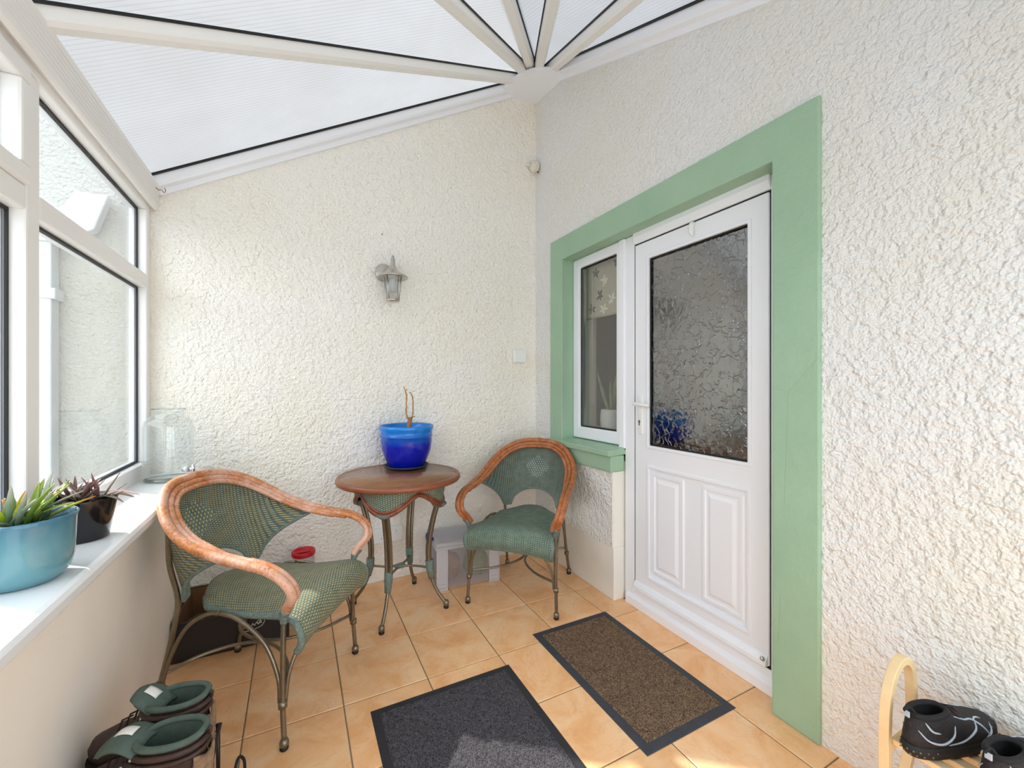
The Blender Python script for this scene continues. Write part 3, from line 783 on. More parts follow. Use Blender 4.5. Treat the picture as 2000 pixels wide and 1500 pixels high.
# ================================================================== the things
# ---- rattan armchairs
def mirror(p): return (-p[0], p[1], p[2])
RIM = [(0.0, 0.330, 0.868), (0.115, 0.315, 0.858), (0.205, 0.262, 0.818), (0.262, 0.185, 0.758), (0.288, 0.095, 0.702), (0.295, -0.02, 0.664),
       (0.298, -0.13, 0.644), (0.303, -0.222, 0.626), (0.302, -0.282, 0.590), (0.290, -0.300, 0.542), (0.268, -0.270, 0.497), (0.256, -0.250, 0.462)]
def rim_half(n=8): return cat(RIM, n)
def make_chair(label, loc, rz, cane_mat, back_mat, seat_mat):
    t = thing('wicker_armchair', label, 'chair', loc, rz, 'rattan armchairs beside the round table')
    half = rim_half(); full = [Vector(mirror(p)) for p in reversed(half)] + half[1:]
    n = len(full)
    # three canes laid side by side; the inner two fan out over the back and close up on the arms
    for k in range(3):
        path = []
        for i, p in enumerate(full):
            a = full[max(i - 1, 0)]; b = full[min(i + 1, n - 1)]
            tan = (b - a).normalized()
            # inward direction: to the middle of the back panel
            s = abs(i / (n - 1) - 0.5) * 2          # 0 top of back, 1 arm end
            inward = Vector((-p.x * 1.2, -0.10 - p.y * 0.3, 0.62 - p.z)) if s < 0.55 else Vector((-math.copysign(1, p.x), 0, 0.15))
            inward = (inward - tan * inward.dot(tan)).normalized()
            gap = 0.0262 if s < 0.45 else 0.0262 - 0.004 * min(1, (s - 0.45) / 0.2)
            if k == 0: off = Vector((0, 0, 0))
            elif k == 1: off = inward * gap
            else:
                w = max(0.0, 1 - max(0, s - 0.40) / 0.16)
                off = inward * (gap * (1 + 0.78 * w)) + Vector((0, 0, -0.010 * (1 - w)))
            path.append(p + off)
        r = [0.0165 if k == 0 else 0.0125 if k == 1 else 0.0105] * n
        if k == 2: path = path[int(n * 0.20):int(n * 0.80) + 1]; r = r[:len(path)]
        MB().tube(path, r, 10).build('rim_cane', cane_mat, t)
    # woven back: from the rim down to two feet on the seat, arched cut-out between
    rim_in = full[int(n * 0.265):int(n * 0.735) + 1]
    def rim_at(s):
        f = s * (len(rim_in) - 1); i = min(int(f), len(rim_in) - 2); return rim_in[i].lerp(rim_in[i + 1], f - i)
    def low_at(s):
        c = 2 * s - 1
        ac = abs(c)
        x = 0.195 * c
        arch = 0.105 * math.sqrt(max(0.0, 1 - (ac / 0.80) ** 2)) if ac < 0.80 else 0.0
        return Vector((x, 0.235 - 0.05 * c * c + arch * 0.25, 0.455 + arch))
    def backf(u, v):
        # even spacing of stakes at the foot, spread at the rim
        lo, hi = low_at(u), rim_at(u)
        p = lo.lerp(hi, v)
        c = 2 * u - 1
        side = abs(c) ** 6
        p = p + Vector((0, 0.030 * math.sin(PI * v), 0)) + Vector((-math.copysign(1, c) * 0.010 * math.sin(PI * v) * side, 0.026 * math.sin(PI * v) * abs(c) ** 3, 0))
        return p, (p.x * 1.1, p.z - 0.455 - 0.0 + 0.0)
    bk = MB().grid(backf, 44, 26)
    bo = bk.build('backrest', back_mat, t, solid=0.008)
    edge = [backf(0.0, v / 14)[0] for v in range(14, -1, -1)] + [low_at(i / 40) for i in range(1, 40)] + [backf(1.0, v / 14)[0] for v in range(15)]
    MB().tube(edge, 0.0075, 8).build('edge_binding', 'cane_wrap', bo)
    # woven seat rolling over at the front
    prof = [(0.215, 0.452), (0.15, 0.448), (0.05, 0.442), (-0.07, 0.444), (-0.17, 0.452), (-0.235, 0.456), (-0.275, 0.447), (-0.300, 0.424), (-0.307, 0.393), (-0.298, 0.362), (-0.283, 0.345)]
    pc = cat([(0, y, z) for y, z in prof], 4); acc = [0.0]
    for a, b in zip(pc, pc[1:]): acc.append(acc[-1] + (b - a).length)
    def seatf(u, v):
        f = v * (len(pc) - 1); i = min(int(f), len(pc) - 2); p = pc[i].lerp(pc[i + 1], f - i); L = acc[i] + (acc[i + 1] - acc[i]) * (f - i)
        c = 2 * u - 1
        hw = 0.165 + 0.085 * min(1.0, (v / 0.72)) ** 0.8 if v < 0.72 else 0.25 - 0.012 * (v - 0.72) / 0.28
        hw *= min(1.0, 0.70 + 3.0 * v)
        y = p.y - (0.05 * c * c if v < 0.15 else 0.05 * c * c * max(0, 1 - (v - 0.15) * 3))
        z = p.z - 0.018 * abs(c) ** 2.5
        return Vector((hw * c, y, z)), (hw * c, L)
    so_ = MB().grid(seatf, 32, 40).build('seat', seat_mat, t, solid=0.014)
    for sg in (0.0, 1.0):
        MB().tube([seatf(sg, v / 30)[0] + Vector((0, 0, -0.003)) for v in range(31)], 0.0125, 8).build('seat_binding', 'cane_wrap', so_)
    MB().tube([seatf(u / 20, 1.0)[0] for u in range(21)], 0.010, 8).build('front_binding', 'cane_wrap', so_)
    # metal frame
    for sg in (-1, 1):
        e = Vector(RIM[-1]); e.x *= sg
        MB().tube(cat([Vector((sg * RIM[-3][0], RIM[-3][1], RIM[-3][2])).lerp(e, 0.72), e, (sg * 0.250, -0.243, 0.425)], 4), [0.0185, 0.019, 0.019, 0.018, 0.0175, 0.016, 0.014, 0.0125, 0.011], 10).build('arm_wrap', 'cane_wrap', t)
        leg = MB().tube(cat([(sg * 0.250, -0.243, 0.45), (sg * 0.250, -0.240, 0.30), (sg * 0.254, -0.242, 0.15), (sg * 0.258, -0.250, 0.03)], 5), 0.0092, 10)
        leg.lathe([(0.0, 0.038), (0.011, 0.036), (0.0155, 0.026), (0.0145, 0.014), (0.0, 0.012)], 12, (sg * 0.258, -0.250, 0.0))
        lo = leg.build('leg', 'bronze_metal', t)
        MB().lathe([(0.0, 0.014), (0.0135, 0.013), (0.0145, 0.004), (0.012, 0.0), (0.0, 0.0)], 12, (sg * 0.258, -0.250, 0.0)).build('rubber_foot', 'rubber_black', lo)
        rl = MB().tube(cat([(sg * 0.262, 0.180, 0.742), (sg * 0.232, 0.205, 0.60), (sg * 0.200, 0.205, 0.47), (sg * 0.198, 0.215, 0.38), (sg * 0.205, 0.255, 0.20), (sg * 0.215, 0.300, 0.03)], 6), 0.0092, 10)
        rl.lathe([(0.0, 0.038), (0.011, 0.036), (0.0155, 0.026), (0.0145, 0.014), (0.0, 0.012)], 12, (sg * 0.215, 0.302, 0.0))
        lo = rl.build('leg', 'bronze_metal', t)
        MB().lathe([(0.0, 0.014), (0.0135, 0.013), (0.0145, 0.004), (0.012, 0.0), (0.0, 0.0)], 12, (sg * 0.215, 0.302, 0.0)).build('rubber_foot', 'rubber_black', lo)
        # arched side braces: front one and rear one meet under the seat rail
        MB().tube(cat([(sg * 0.253, -0.231, 0.155), (sg * 0.250, -0.222, 0.24), (sg * 0.243, -0.165, 0.35), (sg * 0.232, -0.06, 0.418), (sg * 0.222, 0.02, 0.432)], 6), 0.0075, 8).build('side_brace', 'bronze_metal', t)
        MB().tube(cat([(sg * 0.209, 0.258, 0.155), (sg * 0.206, 0.228, 0.25), (sg * 0.206, 0.165, 0.36), (sg * 0.212, 0.08, 0.418), (sg * 0.220, 0.02, 0.430)], 6), 0.0075, 8).build('side_brace', 'bronze_metal', t)
        MB().tube(cat([(sg * 0.243, -0.244, 0.155), (sg * 0.232, -0.252, 0.25), (sg * 0.19, -0.268, 0.33), (sg * 0.14, -0.275, 0.352)], 6), 0.0075, 8).build('front_brace', 'bronze_metal', t)
        MB().lathe([(0.0, -0.012), (0.0145, -0.010), (0.0145, 0.010), (0.0, 0.012)], 12, (sg * 0.254, -0.242, 0.150)).build('collar', 'bronze_metal', t)
        MB().lathe([(0.0, -0.012), (0.0145, -0.010), (0.0145, 0.010), (0.0, 0.012)], 12, (sg * 0.208, 0.266, 0.150)).build('collar', 'bronze_metal', t)
        # bowed stretcher on each side, the pair touching in the middle
        MB().tube(cat([(sg * 0.252, -0.240, 0.185), (sg * 0.12, -0.17, 0.190), (sg * 0.035, -0.075, 0.195), (sg * 0.008, 0.02, 0.197), (sg * 0.035, 0.12, 0.195), (sg * 0.11, 0.21, 0.190), (sg * 0.206, 0.256, 0.185)], 6), 0.0065, 8).build('stretcher', 'bronze_metal', t)
    return t
make_chair('faded green wicker armchair with worn orange cane arms beside the windowsill', (-0.105, 1.985, 0), math.radians(57), 'cane_worn', 'wicker_back_faded', 'wicker_seat_faded')
make_chair('dark green wicker armchair with cane rim tucked in the corner under the green ledge', (1.232, 2.232, 0), math.radians(-46.2), 'cane_brown', 'wicker_back_dark', 'wicker_seat_dark')

# ---- round table
def make_table():
    t = thing('round_table', 'round wooden table with green wicker apron and curved metal legs between the chairs', 'table', (0.520, 2.390, 0), math.radians(13.4))
    R = 0.338; zt = 0.745
    MB().lathe([(0, zt - 0.022), (R - 0.02, zt - 0.022), (R - 0.02, zt), (0, zt)], 64).build('table_top', 'table_wood', t)
    MB().lathe([(R - 0.022, zt - 0.030), (R - 0.004, zt - 0.030), (R, zt - 0.022), (R - 0.001, zt - 0.010), (R - 0.006, zt - 0.002), (R - 0.018, zt + 0.001), (R - 0.022, zt)], 72).build('top_rim', 'table_rim', t)
    def rad(a): return 0.232 + 0.028 * abs(math.cos(2 * a - PI / 2))       # wider at the legs, which stand on the diagonals
    def low(a):
        c = abs(math.cos(2 * a - PI / 2))
        return 0.668 - 0.088 * c ** 1.6
    def apf(u, v):
        a = 2 * PI * u; z = low(a) * (1 - v) + (zt - 0.024) * v; r = rad(a) * (1 - 0.10 * (1 - v))
        return Vector((r * math.cos(a), r * math.sin(a), z)), (a * 0.25, z)
    ap = MB().grid(apf, 96, 14).build('apron', 'wicker_table', t, solid=0.008)
    MB().tube([apf(k / 96, 0)[0] * 1.0 + Vector((math.cos(2 * PI * k / 96) * 0.008, math.sin(2 * PI * k / 96) * 0.008, 0)) for k in range(96)], 0.0115, 10, closed=True).build('apron_cane', 'cane_red', ap)
    MB().tube([apf(k / 96, 0)[0] + Vector((math.cos(2 * PI * k / 96) * 0.006, math.sin(2 * PI * k / 96) * 0.006, 0.017)) for k in range(96)], 0.008, 8, closed=True).build('apron_cane', 'cane_red', ap)
    for q in range(4):
        a = PI / 4 + q * PI / 2; ca, sa = math.cos(a), math.sin(a)
        def P(r, z, off=0.0): return (r * ca - off * sa, r * sa + off * ca, z)
        leg = MB()
        for off in (-0.0125, 0.0125):
            leg.tube(cat([P(0.222, 0.59, off), P(0.196, 0.50, off), P(0.176, 0.40, off), P(0.168, 0.30, off), P(0.174, 0.22, off * 0.8)], 6), 0.0095, 8)
        leg.tube(cat([P(0.212, 0.59), P(0.186, 0.50), P(0.166, 0.40), P(0.158, 0.30), P(0.172, 0.20), P(0.205, 0.11), P(0.245, 0.05), P(0.262, 0.034)], 6), 0.0095, 8)
        leg.lathe([(0.0, 0.044), (0.012, 0.042), (0.0155, 0.030), (0.0145, 0.016), (0.0, 0.014)], 12, (0.266 * ca, 0.266 * sa, 0.0))
        lo = leg.build('leg', 'bronze_metal', t)
        MB().lathe([(0.0, 0.016), (0.0135, 0.015), (0.0145, 0.004), (0.012, 0.0), (0.0, 0.0)], 12, (0.266 * ca, 0.266 * sa, 0.0)).build('rubber_foot', 'rubber_black', lo)
        MB().tube([P(0.169, 0.265), P(0.172, 0.22), P(0.183, 0.165)], [0.0225, 0.0215, 0.0165], 10).build('leg_wrap', 'cane_wrap', lo)
        MB().tube([P(0.221, 0.598), P(0.214, 0.580), P(0.210, 0.566)], [0.050, 0.040, 0.022], 12).build('leg_wrap', 'cane_wrap', lo)
    for sg in (-1, 1):
        # bowed stretchers tied in the middle
        pts = [(0.112, sg * 0.112 + 0.0, 0.222), (0.06, sg * 0.05, 0.224), (0.0, sg * 0.012, 0.226), (-0.06, sg * 0.05, 0.224), (-0.112, sg * 0.112, 0.222)]
        MB().tube(cat([(x * 1.09, y * 1.09 if abs(y) > 0.1 else y, z) for x, y, z in pts], 8), 0.0065, 8).build('stretcher', 'bronze_metal', t)
    MB().box(-0.028, 0.028, -0.020, 0.020, 0.216, 0.236).build('stretcher_wrap', 'cane_wrap', t, bevel=0.006)
    return t
make_table()

# ---- blue pot with dead stems
def blue_pot():
    t = thing('plant_pot', 'glossy cobalt blue pot with two dry stems standing on the round table', 'plant pot', (0.598, 2.560, 0.746))
    MB().lathe([(0, 0.0), (0.115, 0.0), (0.128, 0.006), (0.134, 0.016), (0.130, 0.018), (0.122, 0.010), (0, 0.008)], 40).build('saucer', 'saucer', t)
    pot = [(0, 0.010), (0.098, 0.010), (0.108, 0.020), (0.128, 0.060), (0.146, 0.110), (0.152, 0.160), (0.152, 0.188), (0.156, 0.190), (0.156, 0.198), (0.153, 0.200), (0.154, 0.222), (0.162, 0.236), (0.163, 0.252), (0.158, 0.256), (0.151, 0.250), (0.147, 0.20), (0.14, 0.14), (0, 0.14)]
    MB().lathe(pot, 48).build('pot', 'blue_glaze', t)
    MB().lathe([(0, 0.215), (0.10, 0.212), (0.1475, 0.205), (0.1475, 0.18), (0, 0.18)], 24).build('soil', 'soil', t)
    st = t
    def stem(path, r0, r1):
        p = cat(path, 5); n = len(p)
        p = [q + Vector((random.uniform(-1, 1), random.uniform(-1, 1), 0)) * 0.0016 for q in p]
        return MB().tube(p, [r0 + (r1 - r0) * i / (n - 1) + random.uniform(-.0012, .0012) for i in range(n)], 7)
    b = (0.012, -0.02)
    stem([(b[0], b[1], 0.20), (b[0], b[1], 0.25), (b[0] + 0.004, b[1], 0.285), (b[0] + 0.006, b[1], 0.300)], 0.017, 0.011).build('stump', 'dry_stem', t)
    stem([(b[0] - 0.004, b[1], 0.29), (b[0] - 0.016, b[1], 0.315), (b[0] - 0.018, b[1], 0.38), (b[0] - 0.016, b[1], 0.43), (b[0] - 0.022, b[1], 0.460), (b[0] - 0.032, b[1], 0.486)], 0.0055, 0.003).build('dry_stem', 'dry_stem', t)
    stem([(b[0] + 0.008, b[1], 0.29), (b[0] + 0.022, b[1] + 0.004, 0.312), (b[0] + 0.023, b[1] + 0.004, 0.37), (b[0] + 0.022, b[1] + 0.004, 0.415), (b[0] + 0.012, b[1] + 0.004, 0.445), (b[0] + 0.001, b[1], 0.456)], 0.0048, 0.003).build('dry_stem', 'dry_stem', t)
    for k, (x, z, dx, dz) in enumerate([(-0.018, 0.44, -0.010, 0.028), (-0.02, 0.465, 0.008, 0.012), (0.022, 0.305, 0.016, 0.004), (0.0, 0.298, -0.014, 0.006), (-0.018, 0.36, 0.006, 0.012)]):
        MB().tube([(b[0] + x, b[1], z), (b[0] + x + dx * .6, b[1] - 0.003, z + dz * .5), (b[0] + x + dx, b[1], z + dz)], [0.0035, 0.0028, 0.001], 5).build('dry_bract', 'dry_stem', t)
blue_pot()

# ---- clear storage box
def storage_box():
    t = thing('storage_box', 'clear plastic storage box with blue clip handles standing under the dark wicker chair', 'storage box', (0.965, 2.572, 0), math.radians(-5))
    w, d, h = 0.205, 0.145, 0.245
    b = MB(); k = 0.018
    b.box(-w + k, w - k, -d + k, -d + k + 0.003, 0.006, h); b.box(-w + k, w - k, d - k - 0.003, d - k, 0.006, h)
    b.box(-w + k, -w + k + 0.003, -d + k + 0.003, d - k - 0.003, 0.006, h); b.box(w - k - 0.003, w - k, -d + k + 0.003, d - k - 0.003, 0.006, h); b.box(-w + k, w - k, -d + k, d - k, 0.003, 0.0055)
    b.build('body', 'clear_plastic', t)
    for sx in (-1, 1):
        for sy in (-1, 1):
            x0, x1 = sorted((sx * (w - 0.072), sx * (w - 0.004)))
            # hollow corner post: front leaf and side leaf
            p = MB().prism([(x0, sy * (d - 0.012)), (x1, sy * (d - 0.012)), (x1, sy * (d - 0.006)), (x0, sy * (d - 0.006))], 'z', 0.0, h)
            p.prism([(x0, sy * (d - 0.006)), (x0 + 0.006, sy * (d - 0.006)), (x0 + 0.006, sy * d), (x0, sy * d)], 'z', 0.0, h)
            p.prism([(x1 - 0.006, sy * (d - 0.006)), (x1, sy * (d - 0.006)), (x1, sy * d), (x1 - 0.006, sy * d)], 'z', 0.0, h)
            p.box(x0, x1, *sorted((sy * (d - 0.006), sy * d)), 0.0, 0.012); p.box(x0, x1, *sorted((sy * (d - 0.006), sy * d)), 0.030, 0.036)
            p.build('corner_post', 'frosted_plastic', t)
    MB().box(-w - 0.004, w + 0.004, -d - 0.004, d + 0.004, h, h + 0.018).build('rim', 'frosted_plastic', t, bevel=0.004)
    lid = MB().box(-w - 0.002, w + 0.002, -d - 0.002, d + 0.002, h + 0.0185, h + 0.040).build('lid', 'frosted_plastic', t, bevel=0.006)
    MB().box(-w + 0.03, w - 0.03, -d + 0.03, d - 0.03, h + 0.0405, h + 0.044).build('lid_panel', 'clear_plastic', lid, bevel=0.002)
    for sx in (-1, 1):
        c = MB().tube(cat([(sx * (w + 0.010), -0.055, h + 0.050), (sx * (w + 0.020), -0.045, h + 0.030), (sx * (w + 0.018), 0.0, h - 0.01), (sx * (w + 0.020), 0.045, h + 0.030), (sx * (w + 0.010), 0.055, h + 0.050)], 5), 0.008, 8, flat=1.0)
        c.tube([(sx * (w + 0.006), -0.06, h + 0.046), (sx * (w + 0.006), 0.06, h + 0.046)], 0.010, 8)
        c.build('clip_handle', 'blue_clip', t)
    return t
storage_box()
def lump(name, label, cat_, mat, loc, sx, sy, sz, seed, rz=0.0, amp=0.18):
    rnd = random.Random(seed); ph = [rnd.uniform(0, 6.28) for _ in range(6)]
    def f(u, v):
        a = 2 * PI * u; b = PI * v
        k = 1 + amp * (0.5 * math.sin(3 * a + ph[0]) * math.sin(b) + 0.4 * math.sin(5 * b + ph[1] + a) + 0.3 * math.sin(7 * a + 4 * b + ph[2]) * math.sin(b))
        return Vector((sx * k * math.sin(b) * math.cos(a), sy * k * math.sin(b) * math.sin(a), max(-0.92, -math.cos(b) * k) * sz)), (u, v)
    o = MB().grid(f, 28, 18).build(name, mat); o.location = (loc[0], loc[1], loc[2] + sz * 0.92); o.rotation_euler.z = rz
    return tag(o, label, cat_)
lump('brown_bundle', 'brown fibrous bundle blurred inside the clear box', 'bundle', 'box_contents_brown', (0.87, 2.575, 0.0065), 0.066, 0.080, 0.090, 3)
lump('green_bundle', 'mossy green bundle blurred inside the clear box', 'bundle', 'box_contents_green', (1.045, 2.560, 0.0065), 0.074, 0.080, 0.095, 5)

# ---- black crate by the wall with odds and ends
def crate():
    t = thing('storage_crate', 'low black open crate holding odds and ends behind the faded wicker chair', 'crate', (-0.262, 2.540, 0))
    w, d, h, k = 0.232, 0.190, 0.182, 0.007
    MB().box(-w, w, -d, -d + k, 0, h).build('front_panel', 'black_leatherette', t, bevel=0.002)
    MB().box(-w, w, d - k, d, 0, h).build('rear_panel', 'black_leatherette', t, bevel=0.002)
    MB().box(-w, -w + k, -d + k, d - k, 0, h).build('side_panel', 'black_leatherette', t, bevel=0.002)
    MB().box(w - k, w, -d + k, d - k, 0, h).build('side_panel', 'black_leatherette', t, bevel=0.002)
    MB().box(-w + k, w - k, -d + k, d - k, 0, 0.006).build('base', 'crate_lining', t)
    MB().box(-w + k + 0.0005, w - k - 0.0005, d - k - 0.004, d - k - 0.0005, 0.007, h - 0.004).build('lining', 'crate_lining', t)
    MB().box(-w + k + 0.0005, -w + k + 0.004, -d + k + 0.0005, d - k - 0.005, 0.007, h - 0.004).build('lining', 'crate_lining', t)
    # stitched edge and a white script emblem on the front
    MB().tube([(-w + 0.006, -d - 0.0006, 0.006), (-w + 0.006, -d - 0.0006, h - 0.006), (w - 0.006, -d - 0.0006, h - 0.006)], 0.0010, 4).build('stitching', 'crate_lining', t)
    cx, cz = 0.075, 0.098
    def em(pts, r=0.0014): return MB().tube([(cx + x, -d - 0.0008, cz + z) for x, z in pts], r, 5, flat=1.0)
    em([(-0.052, 0.012), (-0.052, -0.012), (-0.040, -0.020)] + [(-0.02 + 0.06 * k / 6, -0.024 + 0.012 * (k / 6) ** 2) for k in range(7)] + [(0.046, -0.004), (0.052, 0.006), (0.052, 0.028)]).build('emblem_outline', 'white_print', t)
    em([(x / 1000, (6 * math.sin(x * 0.42) + x * 0.18) / 1000) for x in range(-38, 42, 2)]).build('emblem_script', 'white_print', t)
    em([(0.030 + 0.009 * math.cos(a * 0.5), 0.010 + 0.007 * math.sin(a * 0.5)) for a in range(13)]).build('emblem_script', 'white_print', t)
    return t
crate()
def glass_tumbler():
    t = MB().lathe([(0, 0.0), (0.038, 0.0), (0.040, 0.004), (0.042, 0.060), (0.041, 0.118), (0.046, 0.128), (0.047, 0.146), (0.044, 0.146), (0.042, 0.130), (0.038, 0.118), (0.038, 0.010), (0, 0.008)], 28).build('glass_jar', 'jar_glass')
    t.location = (-0.40, 2.415, 0.0066)
    tag(t, 'clear straight-sided glass jar in the front corner of the black crate', 'jar')
    MB().lathe([(0.0475, 0.128), (0.0485, 0.130), (0.0485, 0.140), (0.0475, 0.142)], 28).build('rim_band', 'steel', t)
glass_tumbler()
def wicker_ball():
    t = empty('wicker_ball', (-0.255, 2.60, 0.108)); tag(t, 'white woven twig ball lying in the black crate', 'ornament')
    rnd = random.Random(4)
    for k in range(13):
        n = Vector((rnd.uniform(-1, 1), rnd.uniform(-1, 1), rnd.uniform(-1, 1))).normalized(); a = n.orthogonal().normalized(); b = n.cross(a)
        off = rnd.uniform(-0.03, 0.03); r = math.sqrt(0.082 ** 2 - off ** 2)
        MB().tube([n * off + (a * math.cos(2 * PI * i / 28) + b * math.sin(2 * PI * i / 28)) * r for i in range(28)], 0.0042, 6, closed=True).build('hoop', 'white_wicker', t)
wicker_ball()
lump('cloth_bundle', 'crumpled tan cloth bundle at the back of the black crate', 'cloth', 'tan_cloth', (-0.100, 2.62, 0.007), 0.048, 0.060, 0.115, 9, amp=0.22)
pp = MB().prism([(-0.05, 0.0), (0.05, 0.0), (0.05, 0.14), (-0.05, 0.14)], 'y', -0.004, 0.004).build('card', 'paper')
pp.location = (-0.275, 2.445, 0.007); pp.rotation_euler = (math.radians(-14), 0, math.radians(12)); tag(pp, 'plain white card standing in the black crate', 'card')
lump('paper_scrap', 'crumpled brown paper in the near corner of the black crate', 'paper', 'crate_lining', (-0.335, 2.405, 0.007), 0.020, 0.030, 0.07, 12)
def red_tub():
    t = thing('storage_tub', 'white tub with a red ring lid on the floor behind the faded chair', 'tub', (0.038, 2.645, 0))
    MB().lathe([(0, 0.0), (0.050, 0.0), (0.054, 0.01), (0.056, 0.285), (0, 0.285)], 28).build('body', 'milky_plastic', t)
    MB().lathe([(0, 0.286), (0.060, 0.286), (0.062, 0.290), (0.062, 0.308), (0.058, 0.312), (0.050, 0.310), (0.047, 0.298), (0, 0.297)], 32).build('lid', 'red_plastic', t)
    MB().box(-0.046, 0.046, -0.006, 0.006, 0.2975, 0.306).build('lid_bar', 'red_plastic', t, bevel=0.002)
red_tub()

# ---- mats
def mat_(name, label, x0, x1, y0, y1, edge, pile, rub):
    t = empty(name, ((x0 + x1) / 2, (y0 + y1) / 2, 0)); tag(t, label, 'doormat')
    w, d = (x1 - x0) / 2, (y1 - y0) / 2
    vs = [(-w, -d, 0.0005), (w, -d, 0.0005), (w, d, 0.0005), (-w, d, 0.0005), (-w + 0.004, -d + 0.004, 0.003), (w - 0.004, -d + 0.004, 0.003), (w - 0.004, d - 0.004, 0.003), (-w + 0.004, d - 0.004, 0.003)]
    MB().add(vs, [(3, 2, 1, 0), (4, 5, 6, 7)] + [(k, (k + 1) % 4, (k + 1) % 4 + 4, k + 4) for k in range(4)]).build('rubber_border', rub, t)
    e = edge
    def f(u, v):
        x = (-w + e) + (2 * w - 2 * e) * u; y = (-d + e) + (2 * d - 2 * e) * v
        m = min(u, 1 - u, v, 1 - v)
        return Vector((x, y, (0.0082 if m > 0 else 0.0032) + (random.uniform(-0.0011, 0.0011) if m > 0 else 0))), (u, v)
    o = MB().grid(f, int(2 * w / 0.006), int(2 * d / 0.006)).build('carpet_pile', pile, t)
    return t
mat_('doormat', 'dark grey carpet doormat nearest the viewer', 0.252, 0.842, 0.770, 1.668, 0.030, 'carpet_grey', 'mat_rubber_dark')
mat_('doormat', 'brown carpet doormat with a rubber border in front of the door', 1.048, 1.510, 1.042, 1.814, 0.036, 'carpet_brown', 'mat_rubber')

# ---- wall lantern
def lantern():
    t = thing('wall_lantern', 'brushed steel wall lantern with tapered clear glass on the back wall', 'wall lamp', (0.528, 2.735, 1.75))
    dy = -0.115
    MB().tube([(-0.030, 0.015, 0.205), (-0.030, 0.004, 0.205), (-0.030, -0.004, 0.205)], [0.056, 0.056, 0.050], 28).build('wall_plate', 'steel', t)
    MB().tube(cat([(-0.030, 0.0, 0.205), (-0.02, -0.05, 0.215), (0.0, dy + 0.01, 0.215)], 5), 0.011, 10).build('arm', 'steel', t)
    c = (0, dy, 0)
    MB().lathe([(0, 0.290), (0.006, 0.288), (0.009, 0.280), (0.008, 0.272), (0.013, 0.268), (0.014, 0.225), (0.018, 0.214), (0.034, 0.196), (0.060, 0.176), (0.086, 0.162), (0.091, 0.156), (0.090, 0.150), (0.082, 0.153), (0.060, 0.160), (0.0, 0.165)], 32, c).build('hood', 'steel', t)
    MB().lathe([(0.060, 0.160), (0.040, 0.012), (0.038, 0.012), (0.058, 0.160)], 28, c).build('glass', 'jar_glass', t)
    MB().lathe([(0, 0.0), (0.026, 0.0), (0.040, 0.006), (0.043, 0.014), (0.041, 0.018), (0, 0.018)], 28, c).build('base_cap', 'steel', t)
    for k in range(4):
        a = PI / 4 + k * PI / 2
        MB().tube([(0.060 * math.cos(a), dy + 0.060 * math.sin(a), 0.158), (0.041 * math.cos(a), dy + 0.041 * math.sin(a), 0.014)], 0.0035, 6).build('cage_bar', 'steel', t)
    MB().lathe([(0, 0.06), (0.020, 0.064), (0.024, 0.09), (0.020, 0.13), (0.014, 0.150), (0, 0.152)], 16, c).build('bulb', 'frosted_plastic', t)
lantern()

# ---- small fittings
def fitting_box():
    t = thing('switch_box', 'small white square switch box on the back wall near the corner', 'switch', (1.466, 2.749, 1.455))
    MB().box(-0.047, 0.047, -0.034, 0.0, -0.047, 0.047).build('back_box', 'white_plastic', t, bevel=0.004)
    MB().box(-0.044, 0.044, -0.041, -0.0345, -0.044, 0.044).build('front_plate', 'white_plastic', t, bevel=0.003)
    MB().box(-0.006, 0.006, -0.044, -0.0412, -0.016, 0.000).build('rocker', 'white_plastic', t, bevel=0.001)
fitting_box()
def socket():
    t = thing('double_socket', 'white double power socket low on the back wall behind the table legs', 'socket', (0.447, 2.749, 0.297))
    MB().box(-0.073, 0.073, -0.034, 0.0, -0.043, 0.043).build('back_box', 'white_plastic', t, bevel=0.003)
    fp = MB().box(-0.073, 0.073, -0.042, -0.0345, -0.043, 0.043).build('face_plate', 'white_plastic', t, bevel=0.003)
    for sx in (-1, 1):
        MB().box(sx * 0.016 - 0.008, sx * 0.016 + 0.008, -0.0455, -0.0422, 0.008, 0.028).build('rocker', 'white_plastic', t, bevel=0.0015)
        for dx, dz, w, h in ((0.0, 0.004, 0.002, 0.004), (-0.011, -0.015, 0.0032, 0.002), (0.011, -0.015, 0.0032, 0.002)):
            cx = sx * 0.040 + dx
            MB().box(cx - w, cx + w, -0.0426, -0.0422, dz - h, dz + h).build('pin_hole', 'rubber_black', fp)
    s = thing('spur_outlet', 'white fused spur plate beside the double socket on the back wall', 'socket', (0.565, 2.749, 0.299))
    MB().box(-0.043, 0.043, -0.034, 0.0, -0.043, 0.043).build('back_box', 'white_plastic', s, bevel=0.003)
    MB().box(-0.043, 0.043, -0.042, -0.0345, -0.043, 0.043).build('face_plate', 'white_plastic', s, bevel=0.003)
    MB().box(-0.010, 0.010, -0.0455, -0.0422, -0.022, 0.008).build('fuse_holder', 'white_plastic', s, bevel=0.0015)
    MB().ball((0.002, -0.0425, 0.018), 0.0030, 8).build('neon', 'rust', s)
socket()
